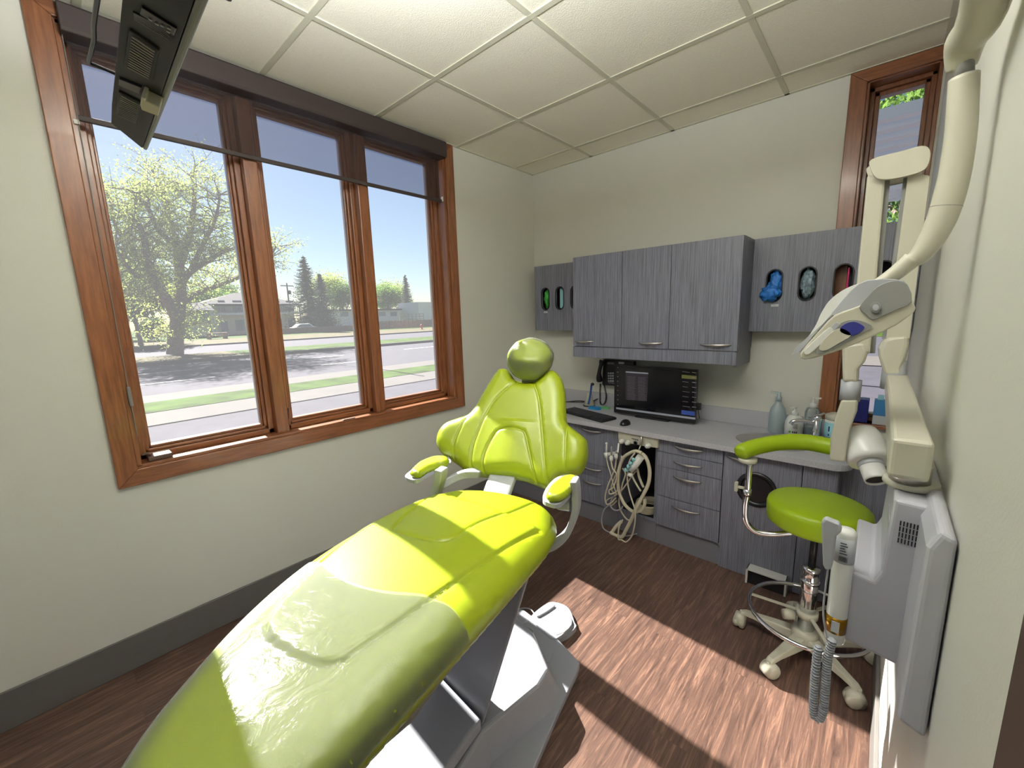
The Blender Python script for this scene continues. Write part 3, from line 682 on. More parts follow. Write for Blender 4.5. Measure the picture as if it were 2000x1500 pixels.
solo(sl_mb, 'plastic_sleeve', M['sleeve'], 'clear crinkled plastic sleeve pulled over the leg rest of the green chair', 'plastic cover', tuple(Q(.5, 3.0, .86)))
# armrests
def pad(ol, z, tray, post, nm_):
    o = [tuple(p) for p in cr([ql(U(*bz(*p), 'z', z)) for p in ol], 4, True)]; o = [(q, -s) for q, s in o]
    t2 = [tuple(p) for p in cr([ql(U(*p, 'z', z - .022)) for p in tray], 4, True)]
    sup = part(MB().prism([[(q, -s) for q, s in t2]], Z3 * (z - .034), E1, -AX, .014), 'armrest_tray', M['chairw'], dc, bevel=.004)
    mb, _, _ = cushion(o, Z3 * (z - .008), E1, -AX, .016, .016, .018, [], step=.008)
    part(mb, 'armrest_pad', M['lime'], sup)
    return sup
AZ = .932
padL = [(92, 1228), (140, 1175), (190, 1140), (300, 1100), (400, 1096), (440, 1116), (425, 1150), (340, 1172), (255, 1205), (185, 1248), (120, 1250)]
padR = [(1298, 1435), (1325, 1372), (1380, 1318), (1450, 1275), (1530, 1262), (1582, 1280), (1572, 1330), (1530, 1385), (1470, 1440), (1400, 1462), (1335, 1458)]
pad(padL, AZ, [(791, 931), (800, 921), (822, 905), (856, 893), (876, 893), (880, 905), (858, 914), (838, 925), (820, 936), (806, 938)], None, 'l')
pad(padR, AZ, [(1060, 976), (1066, 955), (1084, 935), (1105, 928), (1128, 930), (1131, 938), (1122, 955), (1102, 978), (1088, 986), (1074, 984)], None, 'r')
def band(pts, w, th, name, m, b=.004):
    mb = MB(); P = [np.array(p) for p in pts]; vs = []; n = len(P)
    for i in range(n):
        t_ = P[min(i + 1, n - 1)] - P[max(i - 1, 0)]; t_ /= np.linalg.norm(t_)
        o_ = np.cross(t_, AX); o_ /= np.linalg.norm(o_)
        ww = w[i] if hasattr(w, '__len__') else w
        for a_, b2 in ((-1, -1), (1, -1), (1, 1), (-1, 1)): vs.append(P[i] + AX * a_ * ww / 2 + o_ * b2 * th / 2)
    fs = []
    for i in range(n - 1):
        for k in range(4):
            k2 = (k + 1) % 4; fs.append((i * 4 + k, i * 4 + k2, i * 4 + 4 + k2, i * 4 + 4 + k))
    fs += [(3, 2, 1, 0), tuple((n - 1) * 4 + k for k in range(4))]
    mb.add(vs, fs); return part(mb, name, m, dc, bevel=b)
cb_pts = cr([SP(1122, 936, 2.30), SP(1126, 965, 2.29), SP(1124, 1000, 2.29), SP(1108, 1040, 2.29), SP(1080, 1064, 2.30), SP(1045, 1072, 2.32), SP(1000, 1066, 2.36)], 5)
band(cb_pts, .055, .022, 'armrest_bracket', M['grey'])
kn = SP(1100, 985, 2.30); part(MB().lathe([(0, -.02), (.018, -.02), (.02, -.012), (.02, .02), (.016, .024), (0, .024)], kn, 20, ax=E1), 'pivot_knob', M['grey'], dc)
lb = cr([SP(862, 915, 2.30), SP(860, 935, 2.30), SP(852, 965, 2.30), SP(856, 990, 2.33)], 4); band(lb, .05, .03, 'armrest_bracket', M['grey'])
lb = cr([SP(862, 950, 2.26), SP(885, 935, 2.22), SP(912, 925, 2.18), SP(940, 925, 2.14)], 4); band(lb, .045, .03, 'side_link', M['grey'])
part(MB().beam(Q(.53, 2.34, .74), Q(.53, 2.06, .90), .03, .11, E1), 'back_support', M['grey'], dc, bevel=.008)
part(MB().beam(Q(.53, 2.08, .86), PB + E1 * cb[0] + E2 * cb[1] - NB * .06, .09, .02, NB), 'back_plate', M['grey'], dc, bevel=.006)
# lift column
f = [Q(.335, 2.43, .16), Q(.60, 2.55, .16), Q(.77, 2.445, .765), Q(.24, 2.40, .765)]
bk = [Q(.36, 2.34, .16), Q(.575, 2.44, .16), Q(.72, 2.30, .765), Q(.27, 2.28, .765)]
part(MB().add(f + bk, [(0, 1, 2, 3), (7, 6, 5, 4), (0, 4, 5, 1), (1, 5, 6, 2), (2, 6, 7, 3), (3, 7, 4, 0)]), 'lift_column', M['chairw'], dc, bevel=.014, bseg=3)
tg = [(.33, 2.425), (.60, 2.55), (.585, 2.62), (.565, 2.72), (.55, 2.85), (.52, 3.02), (.30, 3.02), (.29, 2.6)]
part(MB().prism([[(q, -s) for q, s in tg][::-1]], Z3 * .155, E1, -AX, .045), 'lift_cover', M['chairw'], dc, bevel=.01, bseg=3)
tp = [(.30, 2.02), (.46, 1.98), (.62, 2.08), (.735, 2.24), (.72, 2.32), (.60, 2.54), (.565, 2.85), (.52, 3.05), (.26, 3.05), (.24, 2.5)]
cq, cs = .48, 2.5
bt = [(cq + (q - cq) * 1.16 + .01, cs + (s - cs) * 1.10) for q, s in tp]
n_ = len(tp); vs = [Q(q, s, .145) for q, s in tp] + [Q(q, s, .018) for q, s in bt]
part(MB().add(vs, [tuple(range(n_)), tuple(range(2 * n_ - 1, n_ - 1, -1))] + [(i, (i + 1) % n_, (i + 1) % n_ + n_, i + n_) for i in range(n_)]), 'base_housing', M['chairw'], dc, bevel=.012, bseg=3)
pl_ = [(.22, 1.86), (.36, 1.82), (.50, 1.835), (.64, 1.91), (.78, 2.02), (.822, 2.055), (.820, 2.10), (.79, 2.30), (.765, 2.50), (.735, 2.8), (.70, 3.1), (.2, 3.1)]
part(MB().prism([[(q, -s) for q, s in pl_][::-1]], Z3 * .0, E1, -AX, .03), 'base_plate', M['chairw'], dc, bevel=.006, bseg=3)
mt = [(.36, 1.90), (.50, 1.90), (.62, 1.96), (.70, 2.04), (.70, 2.10), (.62, 2.16), (.46, 2.10), (.34, 2.06)]
part(MB().prism([[(q, -s) for q, s in mt][::-1]], Z3 * .0302, E1, -AX, .004), 'cover_plate', M['chairw'], dc, bevel=.002)
# foot pedal
def z6(x, y): return (800 + x / 3.571, 1080 + y / 3.571)
def fl(pts, z, m=3): return [tuple(p[:2]) for p in cr([U(*z6(*p), 'z', z) for p in pts], m, True)]
pe = thing('foot_pedal', 'white foot control pedal with a grey tread on the floor beside the chair base', 'foot pedal', tuple(U(1080, 1215, 'z', 0)))
o = fl([(840, 480), (872, 430), (960, 365), (1010, 357), (1080, 378), (1122, 420), (1150, 500), (1160, 530), (1095, 590), (1000, 612), (930, 572), (862, 530)], .012)
part(MB().prism([o], (0, 0, 0), X3, Y3, .024), 'pedal_base', M['chairw'], pe, bevel=.006)
o = fl([(870, 480), (900, 430), (965, 385), (1010, 375), (1075, 392), (1110, 430), (1130, 500), (1020, 600), (940, 560)], .035)
part(MB().prism([o], (0, 0, .022), X3, Y3, .014), 'pedal_top', M['chairw'], pe, bevel=.006)
o = fl([(940, 470), (1010, 405), (1060, 430), (1115, 520), (1035, 568), (1010, 560)], .038, 2)
part(MB().prism([o], (0, 0, .034), X3, Y3, .004), 'tread', M['tread'], pe, bevel=.002)
o = fl([(895, 430), (995, 365), (1010, 378), (905, 445)], .04, 2); part(MB().prism([o], (0, 0, .034), X3, Y3, .012), 'toe_bar', M['chairw'], pe, bevel=.004)
cb1 = cr([U(*z6(870, 425), 'z', .02), U(*z6(845, 395), 'z', .012), U(*z6(800, 385), 'z', .006), U(*z6(700, 400), 'z', .006)], 6)
cb2 = cr([U(*z6(855, 470), 'z', .015), U(*z6(810, 480), 'z', .038), U(*z6(790, 500), 'z', .040), U(*z6(850, 530), 'z', .040), U(*z6(865, 560), 'z', .040), U(*z6(820, 590), 'z', .040), U(*z6(770, 580), 'z', .040)], 6)
part(MB().tube(cb1, .003, 8).tube(cb2, .003, 8), 'cable', M['grey'], pe)
# ================================================================ stool
SC = np.array([2.205, -.93, 0.])
stl = thing('stool', 'lime green round operator stool with a curved arm and chrome foot ring', 'stool', tuple(SC))
part(MB().lathe([(0, .612), (.168, .612), (.174, .617), (.177, .628), (.178, .678), (.175, .691), (.168, .699), (.155, .7025), (.1, .704), (0, .705)], SC, 48), 'seat', M['limes'], stl)
part(MB().lathe([(.1, .60), (.1, .613), (.05, .613)], SC, 24).box((SC[0] - .08, SC[1] - .05, .585), (SC[0] + .08, SC[1] + .05, .612)), 'seat_mechanism', M['black'], stl, bevel=.004)
part(MB().lathe([(.014, .40), (.014, .60), (0, .60)], SC, 20), 'gas_piston', M['black'], stl)
part(MB().lathe([(.030, .10), (.030, .36), (.027, .37), (.027, .395), (.031, .40), (.031, .415), (0, .42)], SC, 28).lathe([(.034, .345), (.034, .36)], SC, 28), 'gas_cylinder', M['chrome'], stl)
part(MB().lathe([(0, .05), (.04, .05), (.052, .065), (.052, .11), (.046, .125), (.034, .13), (0, .13)], SC, 28), 'hub', M['cream'], stl)
for k in range(5):
    a_ = math.radians(176 + 72 * k); d = np.array([math.cos(a_), math.sin(a_), 0]); s_ = np.array([-d[1], d[0], 0])
    secs = [(.04, .085, .032, .026), (.12, .082, .026, .020), (.19, .078, .019, .014), (.232, .074, .017, .012), (.25, .066, .015, .010)]
    vs = []
    for r_, z_, hw, hh in secs:
        for x_, y_ in ((-1, -1), (1, -1), (1, 1), (-1, 1)): vs.append(SC + d * r_ + s_ * hw * x_ * (.75 if y_ > 0 else 1) + Z3 * (z_ + hh * y_ * .8))
    fs = [(3, 2, 1, 0), (16, 17, 18, 19)]
    for i in range(4):
        for q_ in range(4): fs.append((i * 4 + q_, i * 4 + (q_ + 1) % 4, i * 4 + 4 + (q_ + 1) % 4, i * 4 + 4 + q_))
    leg = part(MB().add(vs, fs), 'leg', M['cream'], stl, bevel=.005)
    cp = SC + d * .25; yaw = a_ + (k * 1.3); w = np.array([math.cos(yaw), math.sin(yaw), 0]); off = np.array([-w[1], w[0], 0]) * .018
    cm = MB().lathe([(.006, .035), (.006, .075)], cp, 10)
    cm.lathe([(0, -.024), (.020, -.024), (.027, -.020), (.0285, -.008), (.024, -.002), (.024, .002), (.0285, .008), (.027, .020), (.020, .024), (0, .024)], cp + off + Z3 * .0285, 24, ax=w)
    cm.lathe([(0, -.02), (.031, -.02), (.032, 0), (.031, .02), (0, .02)], cp + off * .6 + Z3 * .036, 20, ax=w)
    part(cm, 'caster', M['cream'], leg)
ring = [SC + np.array([.215 * math.cos(t_), .215 * math.sin(t_), .19]) for t_ in np.linspace(0, 2 * math.pi, 48, endpoint=False)]
part(MB().tube(ring, .0085, 10, closed=True), 'foot_ring', M['chrome'], stl)
sp = MB()
for k in range(3):
    a_ = math.radians(60 + 120 * k); sp.beam(SC + np.array([.03 * math.cos(a_), .03 * math.sin(a_), .20]), SC + np.array([.21 * math.cos(a_), .21 * math.sin(a_), .19]), .014, .005)
sp.lathe([(.033, .185), (.04, .185), (.04, .215), (.033, .215)], SC, 24); part(sp, 'ring_spokes', M['cream'], stl)
kp = SC + np.array([-.062, -.03, .18]); part(MB().lathe([(0, -.02), (.02, -.02), (.022, 0), (.02, .02), (0, .02)], kp, 16, ax=(-.8, -.5, 0)), 'ring_knob', M['cream'], stl)
ap = cr([(1.963, -1.0, .845), (1.963, -1.0, .72), (1.958, -1.0, .64), (1.965, -1.0, .575), (2.0, -.995, .535), (2.06, -.98, .535), (2.13, -.96, .56), (2.19, -.94, .585)], 6)
part(MB().tube(ap, .0125, 14), 'arm_post', M['chrome'], stl)
part(MB().lathe([(.0165, 0), (.0165, .03)], (1.962, -1.0, .69), 16), 'clamp', M['chrome'], stl)
part(MB().beam((1.95, -1.0, .722), (1.925, -1.003, .722), .012, .012).box((1.912, -1.012, .70), (1.926, -.994, .745)), 'arm_knob', M['cream'], stl, bevel=.004)
part(MB().lathe([(0, .0), (.034, 0), (.036, .006), (.036, .018), (0, .018)], (1.955, -1.0, .843), 24), 'arm_mount', M['cream'], stl)
pp = cr([(1.925, -1.035, .880), (1.945, -1.0, .893), (1.985, -.945, .905), (2.05, -.885, .918), (2.13, -.845, .925), (2.22, -.835, .92), (2.31, -.86, .915), (2.38, -.93, .91)], 6)
n_ = len(pp); rr = [.034 * min(1, math.sqrt(max(0.02, 1 - (1 - min(1, k / 4)) ** 2))) for k in range(n_)]; rr = [min(r_, .034 * math.sqrt(max(.02, 1 - (1 - min(1, (n_ - 1 - k) / 4)) ** 2))) for k, r_ in enumerate(rr)]
part(MB().tube(pp, rr, 20), 'arm_pad', M['limes'], stl)
# ================================================================ X-ray unit on the right wall
xr = thing('xray_unit', 'cream wall mounted dental x-ray unit with folding arm on the right wall', 'x-ray machine', (2.44, -1.9, 1.0))
fo = [(2.331, .872), (2.437, .857), (2.437, 1.166), (2.379, 1.168), (2.374, 1.03), (2.366, 1.008), (2.335, 1.013)]
body = part(MB().prism([fo], (0, -2.0, 0), X3, -Z3 * -1, -.27) if False else MB().prism([fo], (0, -1.74, 0), X3, Z3, .26), 'control_box', M['boxw'], xr, bevel=.006, bseg=3)
vt = MB()
for r_ in range(4):
    for c_ in range(9): vt.obox((2.3905 + c_ * .0042, -2.0004, 1.128 - r_ * .0105 - c_ * .0002), (X3, Y3, Z3), (.0009, .0008, .0042))
part(vt, 'vent_slots', M['dark'], body)
part(MB().box((2.400, -1.93, 1.1685), (2.425, -1.90, 1.1692)), 'rating_label', M['label'], body)
lp = MB()
for k in range(6): lp.box((2.402, -1.928 + k * .0045, 1.1692), (2.418 + .004 * (k % 2), -1.9262 + k * .0045, 1.1696))
part(lp, 'label_print', M['ink'], body)
part(MB().box((2.3775, -1.99, 1.06), (2.3765, -1.90, 1.12)), 'switch_window', M['grey'], body)
fg = [(2.409, .855), (2.443, .842), (2.443, 1.172), (2.425, 1.180), (2.413, 1.15)]
part(MB().prism([fg], (0, -1.78, 0), X3, Z3, .345), 'side_cover', M['boxw'], xr, bevel=.008, bseg=3)
part(MB().box((2.432, -1.98, .86), (2.4445, -1.70, 1.165)), 'wall_plate', M['cream'], xr, bevel=.002)
part(MB().lathe([(0, .0), (.037, 0), (.039, .003), (.039, .010), (.036, .013), (0, .013)], (2.401, -1.915, 1.169), 36), 'swivel_base', M['cream'], xr); part(MB().lathe([(.028, .0), (.028, .032)], (2.398, -1.925, 1.18), 32), 'swivel_bearing', M['steel'], xr)
P0_, P1_ = np.array([2.393, -1.975, 1.232]), np.array([2.384, -1.12, 1.250])
vs = []
for p_, w_, h_ in ((P0_, .027, .036), (P0_ * .7 + P1_ * .3, .026, .034), (P1_, .026, .026)):
    for x_, y_ in ((-1, -1), (1, -1), (1, 1), (-1, 1)): vs.append(p_ + X3 * w_ * x_ + Z3 * h_ * y_)
fs = [(3, 2, 1, 0), (8, 9, 10, 11)]
for i in range(2):
    for q_ in range(4): fs.append((i * 4 + q_, i * 4 + (q_ + 1) % 4, i * 4 + 4 + (q_ + 1) % 4, i * 4 + 4 + q_))
part(MB().add(vs, fs), 'extension_arm', M['cream'], xr, bevel=.008, bseg=3)
YA = -1.15
def yp(pts, y=YA): return [tuple(U(*p, 'y', y)[[0, 2]]) for p in pts]
c0 = U(1745, 735, 'y', YA)
part(MB().lathe([(.030, -.04), (.030, .02), (.028, .024), (.028, .05)], (c0[0], YA, c0[2] + .0), 28), 'joint_collar', M['grey'], xr)
kn_ = [(1727, 730), (1722, 715), (1716, 695), (1715, 678), (1722, 664), (1738, 658), (1775, 656), (1776, 672), (1768, 700), (1760, 718), (1762, 731)]
part(MB().prism([yp(kn_)], (0, YA + .03, 0), X3, Z3, .06), 'elbow_cover', M['cream'], xr, bevel=.012, bseg=3)
part(MB().prism([yp([(1730, 664), (1776, 664), (1816, 345), (1773, 340)])], (0, YA + .025, 0), X3, Z3, .045), 'inner_arm', M['cream'], xr, bevel=.006)
part(MB().prism([yp([(1722, 662), (1731, 662), (1774, 345), (1765, 345)])], (0, YA + .03, 0), X3, Z3, .03), 'arm_rail', M['greyd'], xr)
part(MB().prism([yp([(1660, 690), (1700, 690), (1730, 345), (1694, 345)])], (0, YA + .025, 0), X3, Z3, .045), 'outer_arm', M['cream'], xr, bevel=.006)
part(MB().prism([yp([(1699, 690), (1709, 690), (1739, 345), (1729, 345)])], (0, YA + .03, 0), X3, Z3, .03), 'arm_rail', M['greyd'], xr)
cap = cr([(1704, 318), (1760, 303), (1800, 293), (1814, 302), (1812, 325), (1800, 340), (1770, 350), (1735, 356), (1712, 353), (1701, 335)], 4, True)
part(MB().prism([yp(cap)], (0, YA - .028, 0), X3, Z3, .016), 'arm_cap', M['cream'], xr, bevel=.004); part(MB().prism([yp([(u - 7, v + 2) for u, v in cap])], (0, YA + .045, 0), X3, Z3, .016), 'arm_cap', M['cream'], xr, bevel=.004)
kn_ = [(1645, 675), (1690, 668), (1697, 685), (1690, 705), (1678, 720), (1677, 746), (1647, 746), (1646, 715)]
part(MB().prism([yp(kn_)], (0, YA + .03, 0), X3, Z3, .06), 'elbow_cover', M['cream'], xr, bevel=.012, bseg=3)
c1 = U(1661, 762, 'y', YA)
part(MB().lathe([(.028, -.035), (.028, .035)], c1, 28), 'joint_collar', M['grey'], xr)
yk = yp([(1644, 779), (1676, 779), (1675, 800), (1660, 840), (1652, 898), (1622, 894), (1624, 850), (1633, 812)])
part(MB().prism([yk], (0, YA - .005, 0), X3, Z3, .03), 'yoke', M['cream'], xr, bevel=.006, bseg=3)
yk = yp([(1662, 785), (1676, 785), (1672, 810), (1662, 835), (1670, 868), (1652, 866), (1648, 835)])
part(MB().prism([yk], (0, YA + .05, 0), X3, Z3, .03), 'yoke', M['cream'], xr, bevel=.006, bseg=3)
hc = U(1690, 880, 'y', YA + .02); hx = np.array([.34, -.66, -.67]); hx /= np.linalg.norm(hx)
hd = part(MB().lathe([(0, -.085), (.03, -.083), (.052, -.07), (.060, -.04), (.060, .03), (.055, .045), (0, .045)], hc, 36, ax=hx), 'tube_head', M['white'], xr)
part(MB().lathe([(.034, .04), (.036, .05), (.036, .058), (.033, .062)], hc, 32, ax=hx), 'collar', M['grey'], hd)
part(MB().lathe([(.0, .050), (.028, .050), (.029, .11), (.032, .112), (.033, .105), (.033, .05)], hc, 32, ax=hx), 'aiming_cone', M['white'], hd)
part(MB().lathe([(.0, .0505), (.0275, .052), (.0283, .106)], hc, 32, ax=hx), 'cone_lining', M['dark'], hd)
# pod and remote
part(MB().lathe([(0, .862), (.014, .862), (.016, .868), (.016, 1.085), (.012, 1.093), (0, 1.094)], (2.322, -2.0, 0), 24), 'holder_tube', M['white'], xr)
part(MB().lathe([(.0163, .885), (.0163, .918)], (2.322, -2.0, 0), 24), 'gold_label', M['gold'], xr); part(MB().box((2.316, -2.0172, .89), (2.328, -2.0162, .912)), 'label', M['label'], xr)
part(MB().lathe([(.0163, 1.03), (.0163, 1.078)], (2.322, -2.0, 0), 24), 'rating_band', M['label'], xr)
bars = MB()
for k in range(9): bars.box((2.316 + k * .0014, -2.0172, 1.035), (2.3166 + k * .0014, -2.0166, 1.045))
for k in range(5): bars.box((2.316, -2.0172, 1.05 + k * .005), (2.327 - (k % 3) * .002, -2.0166, 1.0515 + k * .005))
part(bars, 'barcode', M['ink'], xr)
rm_ = thing('exposure_switch', 'grey handheld exposure switch hooked on the x-ray unit, coiled cord below', 'hand switch', (2.295, -2.02, .9))
ro = yp([(1605, 1016), (1612, 1011), (1640, 1022), (1645, 1035), (1634, 1045), (1627, 1100), (1623, 1110), (1613, 1110), (1608, 1100)], -2.03)
part(MB().prism([ro], (0, -2.02, 0), X3, Z3, .018), 'switch_body', M['grey'], rm_, bevel=.003)
p_ = cr([U(1618, 1108, 'y', -2.03), U(1612, 1150, 'y', -2.03), U(1608, 1200, 'y', -2.03), U(1616, 1250, 'y', -2.03)], 6); part(MB().tube(p_, .0016, 8), 'cord', M['grey'], rm_)
path = cr([U(1625, 1250, 'y', -2.03), U(1616, 1290, 'y', -2.03), U(1612, 1340, 'y', -2.03), U(1608, 1385, 'y', -2.03), U(1598, 1405, 'y', -2.03), U(1589, 1390, 'y', -2.03), U(1591, 1330, 'y', -2.03), U(1598, 1262, 'y', -2.03)], 40)
co = []; L_ = 0
for i in range(len(path) - 1):
    t_ = path[i + 1] - path[i]; L_ += np.linalg.norm(t_); t_ /= np.linalg.norm(t_); s_ = np.cross(t_, Y3); s_ /= np.linalg.norm(s_); b_2 = np.cross(t_, s_)
    for sub in range(2):
        ph = (L_ + sub * np.linalg.norm(path[i + 1] - path[i]) / 2) / .0042 * 2 * math.pi; rr_ = .0068
        co.append(path[i] + (path[i + 1] - path[i]) * sub / 2 + (s_ * math.cos(ph) + b_2 * math.sin(ph)) * rr_)
part(MB().tube(path, .0046, 10), 'coil_core', M['grey'], rm_)
cmb = MB(); 
for i in range(0, len(path) - 1, 1):
    pass
acc = 0
for i in range(len(path) - 1):
    d_ = path[i + 1] - path[i]; l_ = np.linalg.norm(d_); 
    if acc >= .0048 or i == 0:
        cmb.lathe([(.0042, -.0018), (.0076, -.0006), (.0076, .0006), (.0042, .0018)], path[i], 14, ax=d_ / l_); acc = 0
    acc += l_
part(cmb, 'coil_turns', M['grey'], rm_)
# ================================================================ exam light
YL = -1.85
lt = thing('exam_light', 'cream dental exam light on a curved arm reaching in from the ceiling', 'exam light', (2.40, -2.5, 2.6))
def yl(pts, y=YL): return [tuple(U(*p, 'y', y)[[0, 2]]) for p in pts]
lp_ = [(1883, 150, 31), (1880, 200, 32), (1876, 260, 33), (1866, 330, 34), (1853, 385, 35), (1838, 430, 34), (1818, 470, 31), (1795, 500, 26), (1772, 513, 20)]
pts = cr([U(u, v, 'y', YL) for u, v, r in lp_], 5); rs = np.interp(np.linspace(0, len(lp_) - 1, len(pts)), range(len(lp_)), [r * .00060 for u, v, r in lp_])
part(MB().tube(pts, list(rs), 28), 'drop_arm', M['cream'], lt)
for i_ in (22, 39):
    sm = MB().lathe([(rs[i_] + .0002, -.0004), (rs[i_] + .0005, 0), (rs[i_] + .0002, .0004)], pts[i_], 32, ax=pts[i_ + 1] - pts[i_])
    part(sm, 'arm_seam', M['greyd'], lt)
pk = [U(1885, 110, 'y', YL), U(1884, 150, 'y', YL)]; part(MB().tube(pk, .0115, 24), 'neck', M['greyd'], lt)
P_ = U(1882, 112, 'y', YL)
ca = cr([P_ + np.array([0, .012, -.012]), P_ + np.array([.0, -.01, .02]), U(1925, 5, 'y', -1.93), np.array([2.398, -2.15, 2.02]), np.array([2.395, -2.5, 2.2]), np.array([2.36, -2.75, 2.35])], 6)
part(MB().tube(ca, list(np.interp(np.linspace(0, 5, len(ca)), range(6), [.018, .026, .028, .030, .03, .03])), 24), 'ceiling_arm', M['cream'], lt)
part(MB().tube([(2.36, -2.75, 2.30), (2.36, -2.75, H)], .035, 24), 'ceiling_post', M['cream'], lt)
br = [U(1783, 505, 'y', YL), U(1750, 533, 'y', YL), U(1710, 560, 'y', YL), U(1665, 590, 'y', YL), U(1635, 612, 'y', YL)]
br = cr(br, 4); part(MB().tube(br, list(np.linspace(.0155, .008, len(br))), 16), 'wrist', M['cream'], lt)
def z4(x, y): return (1400 + x / 4, 440 + y / 4)
def hpz(pts, y0, th, name, m, t, b=.003, n=3, smooth=True):
    P2 = [z4(*p) for p in pts]; P2 = [tuple(p) for p in cr(P2, n, True)] if smooth else P2
    return part(MB().prism([yl(P2, YL)], (0, y0, 0), X3, Z3, th), name, m, t, bevel=b)
hpz([(600, 962), (622, 1005), (700, 900), (790, 800), (880, 700), (1000, 610), (1120, 520), (1190, 450), (1150, 440), (1060, 462), (960, 510), (860, 590), (795, 690), (755, 780), (690, 880)], YL + .075, .03, 'reflector', M['white'], lt, .004)
hpz([(672, 990), (700, 1038), (850, 1005), (1000, 955), (1200, 870), (1400, 775), (1535, 672), (1540, 630), (1510, 590), (1400, 560), (1200, 600), (1060, 650), (930, 700), (840, 790), (760, 880)], YL + .035, .07, 'head_body', M['cream'], lt, .008, 2)
hpz([(1060, 500), (1180, 430), (1400, 425), (1490, 465), (1522, 600), (1400, 660), (1220, 738), (1160, 690), (1110, 640), (1000, 690), (900, 700), (930, 650)], YL + .045, .06, 'rear_housing', M['grey'], lt, .006, 2)
hpz([(790, 985), (830, 900), (920, 800), (1010, 745), (1100, 735), (1180, 760), (1215, 795), (1100, 860), (960, 940), (840, 990)], YL - .034, .004, 'control_panel', M['greyd'], lt, .001)
hpz([(815, 955), (850, 890), (930, 815), (1000, 800), (1060, 850), (960, 915), (870, 965)], YL - .0375, .002, 'lower_panel', M['cream'], lt, .0005)
hpz([(970, 815), (1010, 768), (1080, 748), (1145, 775), (1158, 800), (1100, 845), (1030, 850)], YL - .0375, .002, 'sensor_window', M['blue'], lt, .0005)
hpz([(700, 975), (780, 890), (890, 795), (925, 820), (840, 910), (740, 995)], YL - .0345, .004, 'lens', M['white'], lt, .001)
hpz([(905, 790), (945, 752), (985, 765), (930, 818)], YL - .0345, .004, 'lens_end', M['grey'], lt, .001, smooth=False)
hpz([(1120, 640), (1180, 560), (1250, 490), (1330, 450), (1420, 440), (1485, 475), (1518, 600), (1420, 650), (1310, 700), (1220, 735), (1165, 690)], YL - .0345, .004, 'side_panel', M['greyd'], lt, .001, 2)
k_ = [z4(*p) for p in circ(1245, 640, 42, 16)]; part(MB().prism([yl(k_)], (0, YL - .0385, 0), X3, Z3, .004), 'knob', M['greyd'], lt, bevel=.001)
k_ = [z4(*p) for p in circ(1245, 640, 24, 16)]; part(MB().prism([yl(k_)], (0, YL - .0425, 0), X3, Z3, .002), 'knob_ring', M['grey'], lt)
w3 = hpz([(600, 962), (622, 1005), (770, 830), (900, 690), (1060, 560), (1200, 460), (1190, 450)], YL + .045, .012, 'reflector_rim', M['grey'], lt, .002, 2)
# ================================================================ television underside
d1 = np.array([.99245653, -.06808686, -.10195201]); d1 /= np.linalg.norm(d1)
nT = np.array([-.11932303, -.34555964, -.93077954]); nT -= d1 * (nT @ d1); nT /= np.linalg.norm(nT); d2 = np.cross(nT, d1)
TA = CAM + ray(285, 290) / np.linalg.norm(ray(285, 290)) * 1.5
def tv2(u, v, off=0):
    P = UP(u, v, TA - nT * off, nT) - TA; return (float(P @ d1), float(P @ d2))
tv = thing('television', 'black ceiling mounted television seen from below, at the upper left of the window', 'television', tuple(TA))
oa = [(278, 290), (217, 241), (218, 205), (227, 118), (238, 10)]; o2 = [tv2(*p) for p in oa]; sgn = o2[1][1]
o2 = o2[:4] + [(.86, o2[3][1] + (o2[4][1] - o2[3][1])), (.86, tv2(370, 27)[1] + (tv2(370, 27)[1] - tv2(278, 290)[1]) * .15)]
cham = tv2(265, 282)
part(MB().prism([o2], TA, d1, d2, -.16), 'rear_housing', M['blackm'], tv, bevel=.004)
e0, e1_ = tv2(278, 290), tv2(370, 27); g0, g1 = tv2(288, 292), tv2(397, 27)
sd = np.sign(e0[1] - o2[1][1]) or 1
part(MB().prism([[(e0[0] - .004, e0[1]), (.87, e1_[1] * 1.15 - e0[1] * .15), (.87, g1[1] * 1.15 - g0[1] * .15), (e0[0] - .004, g0[1])]], TA - nT * 0, d1, d2, -.46), 'screen_panel', M['greyd'], tv, bevel=.004)
def tq(ps): return [tv2(*p) for p in ps]
def z1(x, y): return (x / 4, y / 4)
def tplate(ps, t0, th, name, m, par, **k): return part(MB().prism([tq([z1(*p) for p in ps])], TA + nT * t0, d1, d2, th), name, m, par, **k)
for ps, nl in (([(1015, 215), (1250, 375), (1190, 615), (975, 500)], 13), ([(930, 700), (1125, 800), (1085, 960), (905, 880)], 12)):
    g_ = tplate(ps, -.002, .006, 'speaker_frame', M['blackm'], tv, bevel=.002)
    A_ = [np.array(tv2(*z1(*p))) for p in ps]; lm = MB()
    for k in range(nl):
        t_ = (k + 1) / (nl + 1); a0 = A_[0] + (A_[3] - A_[0]) * t_; a1 = A_[1] + (A_[2] - A_[1]) * t_; dd_ = a1 - a0
        a0 = a0 + dd_ * .12; a1 = a1 - dd_ * .12
        lm.beam(TA + d1 * a0[0] + d2 * a0[1] + nT * .0045, TA + d1 * a1[0] + d2 * a1[1] + nT * .0045, .0035, .003, nT)
    part(lm, 'grille_slats', M['greyd'], g_)
io = tplate([(1110, 40), (1385, 210), (1365, 265), (1095, 95)], -.002, .005, 'port_panel', M['black'], tv, bevel=.001)
mk = MB()
for (x, y) in ((1180, 130), (1230, 165), (1275, 180), (1325, 200), (1320, 225)):
    a0 = tv2(*z1(x - 12, y - 6)); a1 = tv2(*z1(x + 14, y + 8)); mk.beam(TA + d1 * a0[0] + d2 * a0[1] + nT * .0035, TA + d1 * a1[0] + d2 * a1[1] + nT * .0035, .0025, .002, nT)
part(mk, 'port_marks', M['grey'], io)
lm = MB()
